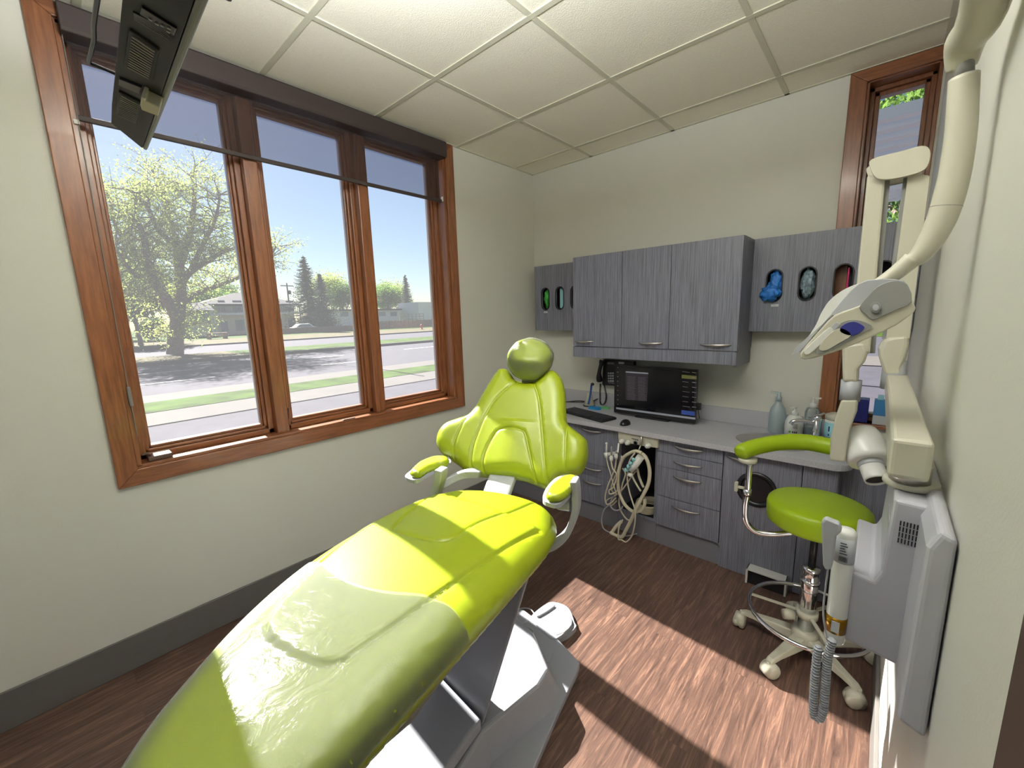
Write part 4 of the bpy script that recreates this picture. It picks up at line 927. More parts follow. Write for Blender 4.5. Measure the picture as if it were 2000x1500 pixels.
for k in range(6):
    t_ = k / 6; lm.beam(TA + d1 * tv2(*z1(1045 + 8 * t_, 90 + 60 * t_))[0] + d2 * tv2(*z1(1045 + 8 * t_, 90 + 60 * t_))[1] + nT * .0005, TA + d1 * tv2(*z1(1325, 235 + 80 * t_))[0] + d2 * tv2(*z1(1325, 235 + 80 * t_))[1] + nT * .0005, .003, .003, nT)
part(lm, 'vent_slats', M['black'], tv)
tplate([(1165, 705), (1280, 760), (1260, 830), (1130, 780), (1120, 745), (1130, 670), (1165, 685)], 0, .02, 'cable_clip', M['cream'], tv, bevel=.002)
tplate([(935, 600), (1110, 670), (1090, 720), (930, 650)], -.001, .005, 'badge_recess', M['black'], tv, bevel=.001)
a0 = [UP(*z1(*p), TA - nT * .02, nT) for p in ((925, 585), (830, 545), (760, 515), (710, 495), (695, 470), (715, 400), (735, 300), (735, 180), (770, -60))]
part(MB().tube(cr(a0, 5), .003, 10), 'cable', M['black'], tv)
mc_ = TA + d1 * .62 - d2 * 0 - nT * .16
part(MB().box((mc_[0] - .04, mc_[1] - .09, mc_[2] - .02), (mc_[0] + .04, mc_[1] + .03, H)), 'ceiling_mount', M['black'], tv, bevel=.004)
# ================================================================ things on the worktop
CZ = .75
mo = thing('computer_monitor', 'black computer monitor showing a dark chart window under the wall cabinet', 'monitor', (1.2, -.2, CZ))
mo_c = [U(1204, 712, 'y', -.235), U(1367, 722, 'y', -.215), U(1361, 831, 'y', -.215), U(1199, 809, 'y', -.235)]
ex = mo_c[1] - mo_c[0]; mw = np.linalg.norm(ex); ex /= mw; ey = Z3; mh = .352; MO = np.array([mo_c[3][0], -.235, mo_c[1][2] - mh - .002])
def mop(x, y, t=0): return MO + ex * x + ey * y + np.cross(ex, ey) * t
part(MB().prism([rrect(0, 0, mw, mh, .006, 3)], mop(0, 0, -.03), ex, ey, .03), 'housing', M['black'], mo, bevel=.002)
scr = part(MB().prism([[(.012, .045), (mw - .012, .045), (mw - .012, mh - .012), (.012, mh - .012)]], mop(0, 0, 0), ex, ey, .0015), 'screen', M['screen'], mo)
def mpx(x, y):                                                     # pixel of the 4x crop (1060,680) -> monitor plane
    P = UP(1060 + x / 4, 680 + y / 4, MO, np.cross(ex, ey)) - MO; return (float(P @ ex), float(P @ ey))
def mq(name, pts, m, t=.0016, th=.0006): return part(MB().prism([[mpx(*p) for p in pts]], mop(0, 0, t), ex, ey, th), name, m, scr)
mq('chart_window', [(648, 180), (825, 198), (815, 415), (648, 402)], M['scr_win'])
mq('window_bar', [(650, 180), (826, 192), (826, 202), (650, 190)], M['scr_bar'], .0022)
tx = MB(); n_x = np.cross(ex, ey)
for r_ in range(17):
    for c0_, c1_ in ((662, 728), (746, 808)):
        y_ = 222 + r_ * 11 + (c0_ - 660) * .06; a0 = mpx(c0_, y_); a1 = mpx(c1_ - (r_ * 7 % 13), y_ + (c1_ - c0_) * .06)
        tx.beam(mop(*a0, .0024), mop(*a1, .0024), .0014, .0005, n_x)
part(tx, 'chart_lines', M['scr_txt'], scr)
mq('side_row', [(1088, 206), (1205, 216), (1203, 244), (1086, 234)], M['scr_olive'])
mq('side_button', [(1085, 482), (1190, 496), (1188, 528), (1083, 514)], M['scr_blue'])
mq('task_bar', [(575, 462), (1195, 542), (1194, 557), (575, 475)], M['scr_bar'], .0018)
tx = MB()
for r_ in range(8):
    y_ = 188 + r_ * 38.5; a0 = mpx(1168, y_); a1 = mpx(1202, y_ + 4); tx.beam(mop(*a0, .0024), mop(*a1, .0024), .004, .0005, n_x)
    if r_ != 1: a0 = mpx(1093, y_ - 6); a1 = mpx(1150 - (r_ * 5 % 17), y_ + 1); tx.beam(mop(*a0, .0024), mop(*a1, .0024), .002, .0005, n_x)
for r_ in range(9): a0 = mpx(583, 150 + r_ * 36); a1 = mpx(592, 151 + r_ * 36); tx.beam(mop(*a0, .0024), mop(*a1, .0024), .004, .0005, n_x)
part(tx, 'side_text', M['scr_txt'], scr)
st_ = mop(mw / 2, 0, -.03); part(MB().box((st_[0] - .03, st_[1] + .001, CZ + .01), (st_[0] + .03, st_[1] + .03, CZ + .2)).box((st_[0] - .12, st_[1] - .04, CZ + .0005), (st_[0] + .12, st_[1] + .12, CZ + .012)), 'stand', M['black'], mo, bevel=.003)
# webcam like clip at its right edge
e_ = mop(mw + .012, .09, -.02); part(MB().beam(e_, e_ + Z3 * .045, .018, .03, X3).beam(e_ + Z3 * -.001, e_ + np.array([.012, -.01, -.055]), .006, .006, X3), 'side_clip', M['black'], mo, bevel=.002)
kb_ = thing('keyboard', 'black keyboard lying on the worktop left of the monitor', 'keyboard', (.85, -.42, CZ))
kq = [U(1104, 807, 'z', CZ + .012), U(1127, 797, 'z', CZ + .012), U(1205, 816, 'z', CZ + .012), U(1190, 829, 'z', CZ + .012)]
kx = kq[2] - kq[1]; kx[2] = 0; kl = .43; kx /= np.linalg.norm(kx); ky = np.cross(Z3, kx); KO = kq[2].copy(); KO[2] = CZ + .001
part(MB().prism([rrect(-kl, -.15, 0, 0, .008, 3)], KO, kx, ky, .014), 'base', M['black'], kb_, bevel=.002)
kk = MB()
for r_ in range(6):
    for c_ in range(21):
        if c_ in (15, 19) and r_ in (0,): continue
        x_ = -kl + .012 + c_ * .0195 + (.004 if c_ > 14 else 0); y_ = -.14 + r_ * .0225
        if x_ > -.018: continue
        kk.obox(KO + kx * (x_ + .008) + ky * (y_ + .009) + Z3 * .0155, (kx, ky, Z3), (.0082, .0095, .003))
part(kk, 'keys', M['key'], kb_)
ms = thing('computer_mouse', 'black computer mouse on the worktop in front of the monitor', 'mouse', tuple(U(1221, 829, 'z', CZ)))
mc = U(1221, 829, 'z', CZ); bm_ = MB(); bm = bmesh.new(); bmesh.ops.create_uvsphere(bm, u_segments=20, v_segments=14, radius=1)
bm_.add([(mc[0] + v.co.x * .031, mc[1] + v.co.y * .05, mc[2] + .001 + max(0, v.co.z) * .034) for v in bm.verts], [[q.index for q in f.verts] for f in bm.faces], 0, True); bm.free()
part(bm_, 'shell', M['black'], ms); part(MB().lathe([(.006, -.004), (.006, .004)], mc + np.array([0, -.02, .031]), 14, ax=X3), 'wheel', M['key'], ms)
# phone on the wall
ph = thing('telephone', 'black desk telephone mounted on the wall left of the monitor', 'telephone', (.8, -.03, .95))
phs = [tuple(U(*p, 'y', -.045)[[0, 2]]) for p in ((1178, 702), (1238, 706), (1240, 756), (1176, 752))]
phb = part(MB().prism([phs], (0, -.003, 0), X3, Z3, .045), 'body', M['black'], ph, bevel=.005)
hs = cr([U(1177, 704, 'y', -.075), U(1173, 715, 'y', -.085), U(1170, 730, 'y', -.085), U(1171, 745, 'y', -.075)], 6)
rr_ = [.022, .024, .024, .022, .018, .015, .014, .014, .014, .014, .014, .015, .016, .019, .022, .024, .024, .023, .020][:len(hs)]
part(MB().tube(hs, rr_, 16), 'handset', M['black'], ph)
km = MB()
for r_ in range(4):
    for c_ in range(3):
        c0_ = U(1189 + c_ * 4.2, 729 + r_ * 5, 'y', -.05); km.obox(c0_, (X3, Y3, Z3), (.006, .004, .006))
part(km, 'keypad', M['label'], phb); part(MB().obox(U(1193, 709.5, 'y', -.049), (X3, Y3, Z3), (.03, .003, .008)).obox(U(1194, 748, 'y', -.049), (X3, Y3, Z3), (.025, .003, .003)), 'display', M['greyd'], phb)
part(MB().obox(U(1214, 709, 'y', -.049), (X3, Y3, Z3), (.022, .003, .008)), 'button_labels', M['label'], phb)
cd = MB(); cp_ = cr([U(1173, 750, 'y', -.07), U(1172, 770, 'y', -.06), U(1173, 788, 'y', -.06), U(1180, 789, 'y', -.06), U(1184, 775, 'y', -.06), U(1180, 752, 'y', -.05)], 14)
hx_ = []
for i, p in enumerate(cp_):
    for s_ in range(4):
        a_ = (i * 4 + s_) * 1.5; hx_.append(np.array(p) + np.array([math.cos(a_), math.sin(a_), 0]) * .006)
part(MB().tube(hx_, .0022, 6), 'coiled_cord', M['black'], ph)
# handpiece stand with blue handle
sc_ = thing('curing_light', 'cream cone shaped charger with a dark blue curing light leaning on it', 'curing light', tuple(U(1160, 791, 'z', CZ)))
scp = U(1164, 788, 'z', CZ); scp[1] = -.10
part(MB().lathe([(0, 0), (.04, 0), (.042, .01), (.032, .05), (.024, .09), (.02, .11), (0, .114)], scp, 24), 'charger', M['cream'], sc_); part(MB().lathe([(.048, 0), (.048, .008), (0, .008)], scp, 24), 'charger_foot', M['black'], sc_)
lq = [U(1149, 789, 'y', scp[1] - .05), U(1153, 770, 'y', scp[1] - .04), U(1155, 752, 'y', scp[1] - .03)]
part(MB().tube(cr(lq, 5), .008, 10), 'handle', M['bluep'], sc_); part(MB().lathe([(0, -.012), (.013, -.01), (.014, .004), (0, .012)], U(1157, 750, 'y', scp[1] - .03), 16), 'head', M['black'], sc_)
sp_ = U(1163, 799, 'z', CZ); solo(MB().prism([rrect(sp_[0] - .055, sp_[1] - .03, sp_[0] + .045, sp_[1] + .025, .02, 5)], (0, 0, CZ + .0005), X3, Y3, .018), 'blue_pad', M['sky'], 'bright blue rounded pad lying between the keyboard and the telephone', 'pad', (sp_[0], sp_[1], CZ), bevel=.005)
sp_ = U(1183, 798, 'z', CZ); solo(MB().prism([rrect(sp_[0] - .03, sp_[1] - .02, sp_[0] + .035, sp_[1] + .02, .004, 2)], (0, 0, CZ + .0005), X3, Y3, .012), 'sticky_notes', M['gnote'], 'pale green pad of sticky notes beside the blue pad', 'notes', (sp_[0], sp_[1], CZ), bevel=.001)
cbm = MB()
for o_ in (0, .012): cbm.tube(cr([(.15, -.2 - o_ * 2, CZ + .006), (.35, -.12 - o_ * 2, CZ + .006), (.50, -.05 - o_, CZ + .008 + o_), (.60, -.035 - o_, CZ + .02), (.66, -.03 - o_, CZ + .05)], 8), .004, 8)
solo(cbm, 'power_cable', M['black'], 'pair of black cables lying across the corner of the worktop', 'cable', (.4, -.1, CZ))
# bottles
def spot(u, v, y=None):
    P = U(u, v, 'z', CZ); 
    if y is not None: P[1] = y
    return P
b1 = thing('spray_bottle', 'tall frosted spray bottle, leftmost of the bottles beside the sink', 'bottle', (1.912, -.085, CZ)); c_ = np.array([1.912, -.085, CZ + .001])
part(MB().lathe([(0, 0), (.040, 0), (.043, .006), (.043, .12), (.036, .15), (.018, .178), (.014, .20), (0, .2)], c_, 32), 'body', M['bottle'], b1)
part(MB().lathe([(0, .003), (.039, .003), (.040, .045), (0, .045)], c_, 28), 'liquid', M['liquid'], b1)
part(MB().lathe([(.016, .19), (.016, .215), (.010, .22), (.010, .245), (0, .248)], c_, 20).beam(c_ + Z3 * .238 + X3 * .01, c_ + Z3 * .244 - X3 * .04 - Y3 * .01, .014, .014), 'spray_head', M['bottle'], b1)
b2 = thing('soap_bottle', 'white rounded pump soap bottle with a small green mark on its label', 'bottle', (2.00, -.10, CZ)); c_ = np.array([2.00, -.10, CZ + .001])
part(MB().lathe([(0, 0), (.040, 0), (.045, .008), (.047, .05), (.045, .085), (.034, .112), (.018, .122), (0, .122)], c_, 32), 'body', M['white'], b2)
part(MB().lathe([(.017, .118), (.018, .14), (.012, .145), (.006, .146), (.006, .165), (.010, .167), (.010, .173), (0, .174)], c_, 20).beam(c_ + Z3 * .169, c_ + Z3 * .163 - X3 * .028 - Y3 * .012, .009, .008), 'pump', M['white'], b2)
nb = np.array([.15, -.99, 0]); part(MB().obox(c_ + Z3 * .03 + np.array([-.012, -.0462, 0]), (X3, Y3, Z3), (.006, .001, .006)), 'brand_mark', mat('label_green', (90, 140, 60), .5), b2)
lm = MB(); 
for k in range(5): lm.obox(c_ + Z3 * (.055 + k * .006) + np.array([.012, -.0465, 0]), (X3, Y3, Z3), (.012 - .001 * (k % 3), .0008, .0008))
for k in range(3): lm.obox(c_ + Z3 * .03 + np.array([.002 + k * .009, -.0468, 0]), (X3, Y3, Z3), (.0032, .0008, .005))
part(lm, 'label_print', M['ink'], b2)
b3 = thing('hand_gel_bottle', 'clear pump bottle with a white pump beside the chrome tap', 'bottle', (2.078, -.07, CZ)); c_ = np.array([2.078, -.07, CZ + .001])
part(MB().lathe([(0, 0), (.034, 0), (.036, .006), (.036, .15), (.028, .168), (.016, .172), (0, .172)], c_, 28), 'body', M['bottlec'], b3)
part(MB().lathe([(0, .003), (.032, .003), (.032, .06), (0, .06)], c_, 24), 'liquid', M['liquid'], b3)
part(MB().lathe([(.017, .168), (.017, .195), (.006, .198), (.006, .222), (.010, .224), (.010, .231), (0, .232)], c_, 20).beam(c_ + Z3 * .226, c_ + Z3 * .228 + X3 * .035, .010, .008), 'pump', M['white'], b3)
fa = thing('sink_tap', 'chrome sink tap with a short spout at the back of the sink', 'tap', (2.10, -.155, CZ)); c_ = np.array([2.112, -.165, CZ + .001])
part(MB().lathe([(0, 0), (.026, 0), (.026, .004), (.019, .008), (.018, .11), (.021, .115), (.021, .14), (.014, .15), (0, .152)], c_, 28), 'tap_body', M['chrome'], fa)
part(MB().tube(cr([c_ + Z3 * .10, c_ + np.array([-.05, -.02, .115]), c_ + np.array([-.10, -.04, .11]), c_ + np.array([-.115, -.045, .09])], 6), .011, 14), 'spout', M['chrome'], fa)
part(MB().beam(c_ + Z3 * .145, c_ + np.array([.03, .01, .165]), .014, .008), 'lever', M['chrome'], fa, bevel=.002)
tb = thing('wipes_tub', 'white tub of disinfectant wipes with blue print right of the tap', 'tub', (2.19, -.14, CZ)); c_ = np.array([2.192, -.14, CZ + .001])
part(MB().lathe([(0, 0), (.046, 0), (.048, .004), (.048, .135), (0, .135)], c_, 36), 'tub_body', M['white'], tb)
part(MB().lathe([(.0485, .132), (.050, .134), (.050, .155), (.046, .160), (.03, .162), (.03, .168), (0, .169)], c_, 36), 'lid', M['cream'], tb)
part(MB().lathe([(.0483, .012), (.0483, .118)], c_, 36), 'label', M['paleb'], tb)
bm_ = MB().obox(c_ + np.array([-.024, -.0425, .085]), (np.array([.87, -.5, 0]), np.array([.5, .87, 0]), Z3), (.003, .0015, .014)).obox(c_ + np.array([-.024, -.0425, .052]), (np.array([.87, -.5, 0]), np.array([.5, .87, 0]), Z3), (.003, .0015, .005))
part(bm_, 'blue_print', M['navy'], tb)
bm_ = MB()
for k in range(9): bm_.obox(c_ + np.array([.006, -.0490, .045 + k * .007]), (X3, Y3, Z3), (.014 - .002 * (k % 3), .0006, .0008))
part(bm_, 'small_print', M['ink'], tb)
# things on the sill of the narrow window
solo(MB().box((2.262, .01, .8505), (2.318, .06, .985)), 'packet', M['navy'], 'dark navy packet standing at the left of the narrow window sill', 'packet', (2.29, .03, .85), bevel=.004)
bx = thing('box', 'blue carton with a pale lower half on the narrow window sill', 'box', (2.36, .03, .85))
part(MB().box((2.338, 0, .8505), (2.395, .055, .90)), 'lower_half', M['label'], bx, bevel=.002); part(MB().box((2.338, 0, .9005), (2.395, .055, .985)), 'upper_half', M['teal'], bx, bevel=.002)
part(MB().box((2.35, .015, .985), (2.375, .03, 1.01)), 'flap', M['paleb'], bx)
# ================================================================ delivery unit and hoses
def zh(x, y): return (1160 + x / 5.357, 810 + y / 5.357)
du = thing('delivery_unit', 'cream dental instrument control unit fixed under the worktop', 'control unit', (1.22, -.5, .66))
a0 = [tuple(U(*zh(*p), 'y', -.52)[[0, 2]]) for p in ((250, 168), (640, 232), (672, 240), (668, 350), (520, 330), (400, 305), (255, 290))]
a0 = [(x, min(z, .7165)) for x, z in a0]; part(MB().prism([a0], (0, -.498, 0), X3, Z3, .022), 'casing', M['cream'], du, bevel=.006); part(MB().box((1.108, -.4975, .66), (1.328, -.2, .712)), 'inner_casing', M['cream'], du)
for k, (x, y, r_) in enumerate(((300, 275, .016), (362, 288, .016), (572, 320, .017))):
    c_ = U(*zh(x, y), 'y', -.52); k_ = part(MB().lathe([(0, .0), (r_, 0), (r_ * 1.1, .01), (r_ * .8, .02), (r_ * .75, .03), (0, .031)], c_, 20, ax=(0, -1, 0)), 'valve_knob', M['white'], du)
c_ = U(*zh(437, 292), 'y', -.52); gg = part(MB().lathe([(0, .001), (.013, .001), (.014, .004), (.012, .006), (0, .006)], c_, 24, ax=(0, -1, 0)), 'pressure_gauge', M['greyd'], du)
part(MB().lathe([(0, .0065), (.010, .0065)], c_, 24, ax=(0, -1, 0)), 'dial', M['label'], gg)
text_mesh('DENTAL', .012, U(*zh(395, 258), 'y', -.5206), X3 - Z3 * .02, Z3, M['ink'], 'lettering', du) if False else None
a_ = MB()
for k in range(6):
    p = U(*zh(400 + k * 12, 250 + k * 3), 'y', -.5206); a_.obox(p, (X3, Y3, Z3), (.0025, .0006, .004 + .001 * (k % 2)))
part(a_, 'maker_lettering', M['ink'], du)
p0 = U(*zh(500, 225), 'y', -.54); p1 = U(*zh(490, 320), 'y', -.545)
part(MB().tube([p0, p1], .007, 10).tube([p1, U(*zh(455, 410), 'y', -.56)], .005, 8), 'hose_hook', M['steel'], du)
YH = -.545
def hose(pts, r, name, m=M['hose'], y=YH, ys=None, t=None, smooth=7):
    P = [U(*zh(*p), 'y', (ys[i] if ys else y)) for i, p in enumerate(pts)]
    for p in P: p[2] = max(p[2], r + .001)
    return cr(P, smooth), r
# big looped suction hose
h1 = thing('suction_hose', 'thick cream suction hose hanging in a long loop down to the floor', 'hose', (1.2, -.55, .3), 'instrument hoses')
pa, r_ = hose([(500, 400), (440, 380), (380, 400), (310, 450), (265, 560), (250, 680), (262, 800), (300, 900), (350, 970), (420, 1015), (490, 1000), (530, 940), (530, 880)], .0105, 'h', y=-.565)
part(MB().tube(pa, r_, 12), 'upper_loop', M['hose'], h1)
pa, r_ = hose([(480, 395), (530, 430), (565, 500), (583, 600), (570, 720), (520, 830), (450, 960), (400, 1080), (340, 1200), (290, 1280), (220, 1330), (180, 1310), (190, 1230), (240, 1160), (290, 1115)], .0115, 'h', ys=[-.56, -.55, -.55, -.55, -.555, -.57, -.58, -.58, -.58, -.58, -.58, -.575, -.56, -.55, -.53])
part(MB().tube(pa, r_, 12), 'lower_loop', M['hose'], h1)
hs_ = [
 ('thin cream tube hanging in the longest loop to the floor', [(430, 400), (380, 470), (355, 560), (350, 680), (370, 800), (400, 900), (430, 1000), (430, 1120), (400, 1260), (340, 1390), (290, 1390), (255, 1300), (262, 1180), (300, 1100)], .005, -.60),
 ('thin cream tube crossing the open bay', [(440, 590), (400, 640), (330, 740), (290, 790), (220, 850), (140, 890), (130, 930), (180, 950), (240, 900)], .0045, -.555),
 ('cream tube falling from the valve head to the hose loop', [(395, 590), (400, 640), (440, 720), (490, 800)], .006, -.60),
 ('cream hose behind the valve head on the right', [(455, 560), (470, 640), (500, 720), (520, 760)], .0085, -.54),
 ('thin tube falling from the leftmost handpiece', [(130, 440), (145, 520), (175, 620), (200, 720), (230, 820), (215, 850)], .0035, -.60),
 ('cream tube from the second handpiece', [(180, 480), (195, 560), (240, 640), (200, 760), (160, 790), (170, 830), (240, 800), (260, 720)], .005, -.59),
 ('cream tube looping low on the left', [(235, 450), (220, 560), (180, 660), (140, 760), (118, 860), (130, 930), (170, 930), (230, 870)], .0048, -.58),
 ('cream tube loop below the handpieces', [(290, 430), (270, 540), (215, 660), (180, 760), (200, 810), (250, 830)], .005, -.57),
 ('grey tube curving down to the floor by the bay', [(230, 820), (180, 900), (175, 960), (220, 1000), (280, 990), (300, 960)], .005, -.575),
 ('grey thin cord reaching the floor left of the loops', [(170, 940), (110, 990), (82, 1090), (95, 1180), (140, 1250), (220, 1280), (330, 1270), (450, 1245)], .0042, -.56),
 ('cream tube falling inside the left edge of the loop', [(300, 560), (330, 620), (300, 720), (285, 800), (262, 900), (280, 1000), (340, 1090), (400, 1110)], .005, -.55),
]
for i, (lb_, pts, r_, y_) in enumerate(hs_):
    pa, rr_ = hose(pts, r_, 'h', y=y_); solo(MB().tube(pa, rr_, 8), 'tubing', M['hose'] if 'grey' not in lb_ else M['grey'], lb_, 'tube', tuple(pa[0]), 'instrument hoses')
# coils lying in the bottom of the bay
for k in range(5):
    cc = [(1.245 + .075 * math.cos(t_) + .004 * k, -.38 + .085 * math.sin(t_), .168 + .012 * k + .003 * math.sin(2 * t_)) for t_ in np.linspace(0, 2 * math.pi, 30, endpoint=False)]
    solo(MB().tube(cc, .0065, 8, closed=True), 'hose_coil', M['hose'], 'cream hose coil lying in the bottom of the open bay', 'hose', (1.245, -.38, .17), 'coiled hoses in the bay')
# valve head in the middle of the loop
vh = thing('suction_valve', 'white multi port suction valve head hanging in the hose loop', 'valve', tuple(U(*zh(430, 500), 'y', -.59)))
v0, v1 = U(*zh(385, 585), 'y', -.60), U(*zh(490, 440), 'y', -.58)
part(MB().tube([v0, v0 * .6 + v1 * .4, v1], [.018, .024, .024], 18), 'body', M['white'], vh)
for k in range(4):
    c_ = v0 * (1 - k / 4) + v1 * k / 4; part(MB().lathe([(0, 0), (.008, 0), (.010, .018), (.012, .020), (.012, .026), (0, .027)], c_ + np.array([-.008, -.012, .004]), 14, ax=(-.6, -.7, .2)), 'port', M['paleb'], vh)
part(MB().lathe([(0, 0), (.016, 0), (.018, .02), (0, .026)], v0 + np.array([0, 0, -.016]), 16, ax=(-.2, -.3, -1)), 'end_cap', M['white'], vh)
# three handpieces in their holders at the left
for lb_, x, y, ht in (('tallest white handpiece with a small round tip, leftmost in the holder', 130, 420, 120), ('white handpiece, middle one of the three in the holder', 182, 450, 120), ('shortest white handpiece, rightmost in the holder', 232, 430, 55)):
    hp_ = thing('dental_handpiece', lb_, 'handpiece', tuple(U(*zh(x, y), 'y', -.58)), 'handpieces in the holder')
    c_ = U(*zh(x, y), 'y', -.58); t_ = U(*zh(x + 2, y - ht), 'y', -.58)
    part(MB().lathe([(0, -.022), (.010, -.022), (.013, -.006), (.013, .006), (.009, .010), (.008, .016)], c_, 18), 'holder_cup', M['white'], hp_)
    part(MB().tube([c_, c_ * .3 + t_ * .7, t_], [.0065, .0055, .004], 12), 'stem', M['steel'] if ht < 130 and x != 130 else M['white'], hp_)
    if x == 130: part(MB().lathe([(0, -.006), (.007, -.005), (.008, 0), (.007, .005), (0, .006)], t_, 14, ax=(1, -.2, .3)), 'tip', M['white'], hp_)
hb = MB().beam(U(*zh(105, 415), 'y', -.575), U(*zh(250, 400), 'y', -.555), .012, .02).beam(U(*zh(250, 400), 'y', -.555), U(*zh(262, 300), 'y', -.515), .012, .02)
part(hb, 'holder_bar', M['white'], du, bevel=.003)
# ================================================================ outside
GZ = -.42
def g2(u, v, z=None): P = U(u, v, 'z', GZ if z is None else z); return P
M['asph'] = mat('asphalt', (74, 72, 80), .9, spec=.08, noise_amt=.10, noise_scale=2, bump=.2, bump_scale=30)
M['conc'] = mat('sidewalk_concrete', (93, 89, 88), .9, spec=.08, noise_amt=.06, noise_scale=1.5)
M['curb'] = mat('curb_concrete', (80, 76, 76), .9, spec=.08, noise_amt=.05)
M['grass'] = mat('grass', (52, 72, 18), .95, spec=.08, noise_amt=.5, noise_scale=1.6, bump=.6, bump_scale=20)
M['dry'] = mat('dry_verge', (84, 78, 58), .95, spec=.08, noise_amt=.25, noise_scale=2)
M['bark'] = mat('bark', (118, 104, 98), .9, spec=.08, noise_amt=.25, noise_scale=8, bump=.6, bump_scale=20)
def leaf(name, rgb, tr=.4):
    m, nt, b, o = nm(name); L = nt.links.new
    oi = nt.nodes.new('ShaderNodeNewGeometry'); mr = nt.nodes.new('ShaderNodeValToRGB'); c = lin(rgb)
    mr.color_ramp.elements[0].color = tuple(x * .7 for x in c[:3]) + (1,); mr.color_ramp.elements[1].color = tuple(min(1, x * 1.35) for x in c[:3]) + (1,)
    L(oi.outputs['Random Per Island'], mr.inputs[0]); L(mr.outputs[0], b.inputs['Base Color']); setp(b, Roughness=.8); b.inputs['Specular IOR Level'].default_value = .15
    t = nt.nodes.new('ShaderNodeBsdfTranslucent'); L(mr.outputs[0], t.inputs[0]); mx = nt.nodes.new('ShaderNodeMixShader'); mx.inputs[0].default_value = tr
    L(b.outputs[0], mx.inputs[1]); L(t.outputs[0], mx.inputs[2]); L(mx.outputs[0], o.inputs['Surface']); return m
M['leafy'] = leaf('spring_leaves', (156, 168, 92), .5)
M['leafg'] = leaf('green_leaves', (104, 134, 62), .45)
M['leafd'] = leaf('dark_leaves', (78, 98, 60), .35)
M['needle'] = leaf('spruce_needles', (84, 98, 84), .15)
M['roof'] = mat('grey_shingles', (74, 71, 76), .9, spec=.08, noise_amt=.1, noise_scale=3)
M['stucco'] = mat('pale_stucco', (225, 216, 196), .9)
M['sidew'] = mat('white_siding', (226, 226, 228), .8)
M['hglass'] = mat('house_window', (120, 136, 150), .15)
M['fence'] = mat('brown_fence', (150, 124, 110), .9, noise_amt=.15, noise_scale=3)
M['barn'] = mat('grey_green_siding', (130, 146, 142), .9)
M['red'] = mat('red_paint', (190, 40, 34), .5)
M['trunkb'] = mat('pole_wood', (92, 78, 70), .9)
M['paint'] = mat('road_paint', (225, 222, 214), .8)
def slab(name, x0, x1, z0, z1, m, y0=-40, y1=90, bev=0): return struct(MB().box((x0, y0, z0), (x1, y1, z1)), name, m, bevel=bev)
slab('parking_strip', -7.9, -.17, GZ - .3, GZ, M['asph'])                      # parking strip
slab('sidewalk', -9.4, -7.9, GZ - .3, GZ + .02, M['conc'])                # sidewalk
slab('grass_verge', -10.95, -9.4, GZ - .3, GZ + .03, M['grass'])
slab('gutter_strip', -12.4, -10.95, GZ - .3, GZ + .02, M['conc'])
slab('road', -24.6, -12.4, GZ - .3, GZ - .10, M['asph'])              # near carriageway
slab('kerb', -25.0, -24.6, GZ - .3, GZ + .07, M['curb'])
slab('verge', -30.0, -25.0, GZ - .3, GZ + .05, M['dry'], -40, 4.5)
slab('grass_median', -30.0, -25.0, GZ - .3, GZ + .05, M['grass'], 4.5, 90)
slab('road', -42.0, -30.0, GZ - .3, GZ - .05, M['asph'])
slab('kerb', -42.6, -42.0, GZ - .3, GZ + .08, M['curb'])
slab('verge', -56.0, -42.6, GZ - .3, GZ + .05, M['dry'])
slab('lawn', -170.0, -56.0, GZ - .3, GZ + .04, M['grass'], -90, 200)
for i, x in enumerate((-16.4, -20.4)):
    mbp = MB()
    y = -30
    while y < 80: mbp.box((x - .06, y, GZ - .098), (x + .06, y + 3, GZ - .094)); y += 7
    o = mbp.build('lane_marking', M['paint']); o['label'] = ('broken white lane line nearer the room on the street outside', 'broken white lane line farther across the street outside')[i]; o['category'] = 'road marking'
def leaves(mb, centers, n, size, spread, seed, drape=0):
    R = np.random.RandomState(seed); C_ = np.array(centers); idx = R.randint(0, len(C_), n)
    P = C_[idx] + R.normal(0, 1, (n, 3)) * spread; D1 = R.normal(0, 1, (n, 3)); D1 /= np.linalg.norm(D1, axis=1)[:, None]
    D2 = R.normal(0, 1, (n, 3)); D2 -= D1 * (D1 * D2).sum(1)[:, None]; D2 /= np.linalg.norm(D2, axis=1)[:, None]; s = size * R.uniform(.6, 1.3, n)
    A = P + D1 * s[:, None]; B = P + D2 * s[:, None] * .5; Cc = P - D1 * s[:, None]; Dd = P - D2 * s[:, None] * .5
    o = len(mb.v); V = np.stack([A, B, Cc, Dd], 1).reshape(-1, 3)
    mb.v += [tuple(p) for p in V.tolist()]; mb.f += [[o + 4 * i, o + 4 * i + 1, o + 4 * i + 2, o + 4 * i + 3] for i in range(n)]; mb.m += [0] * n; mb.sm += [False] * n
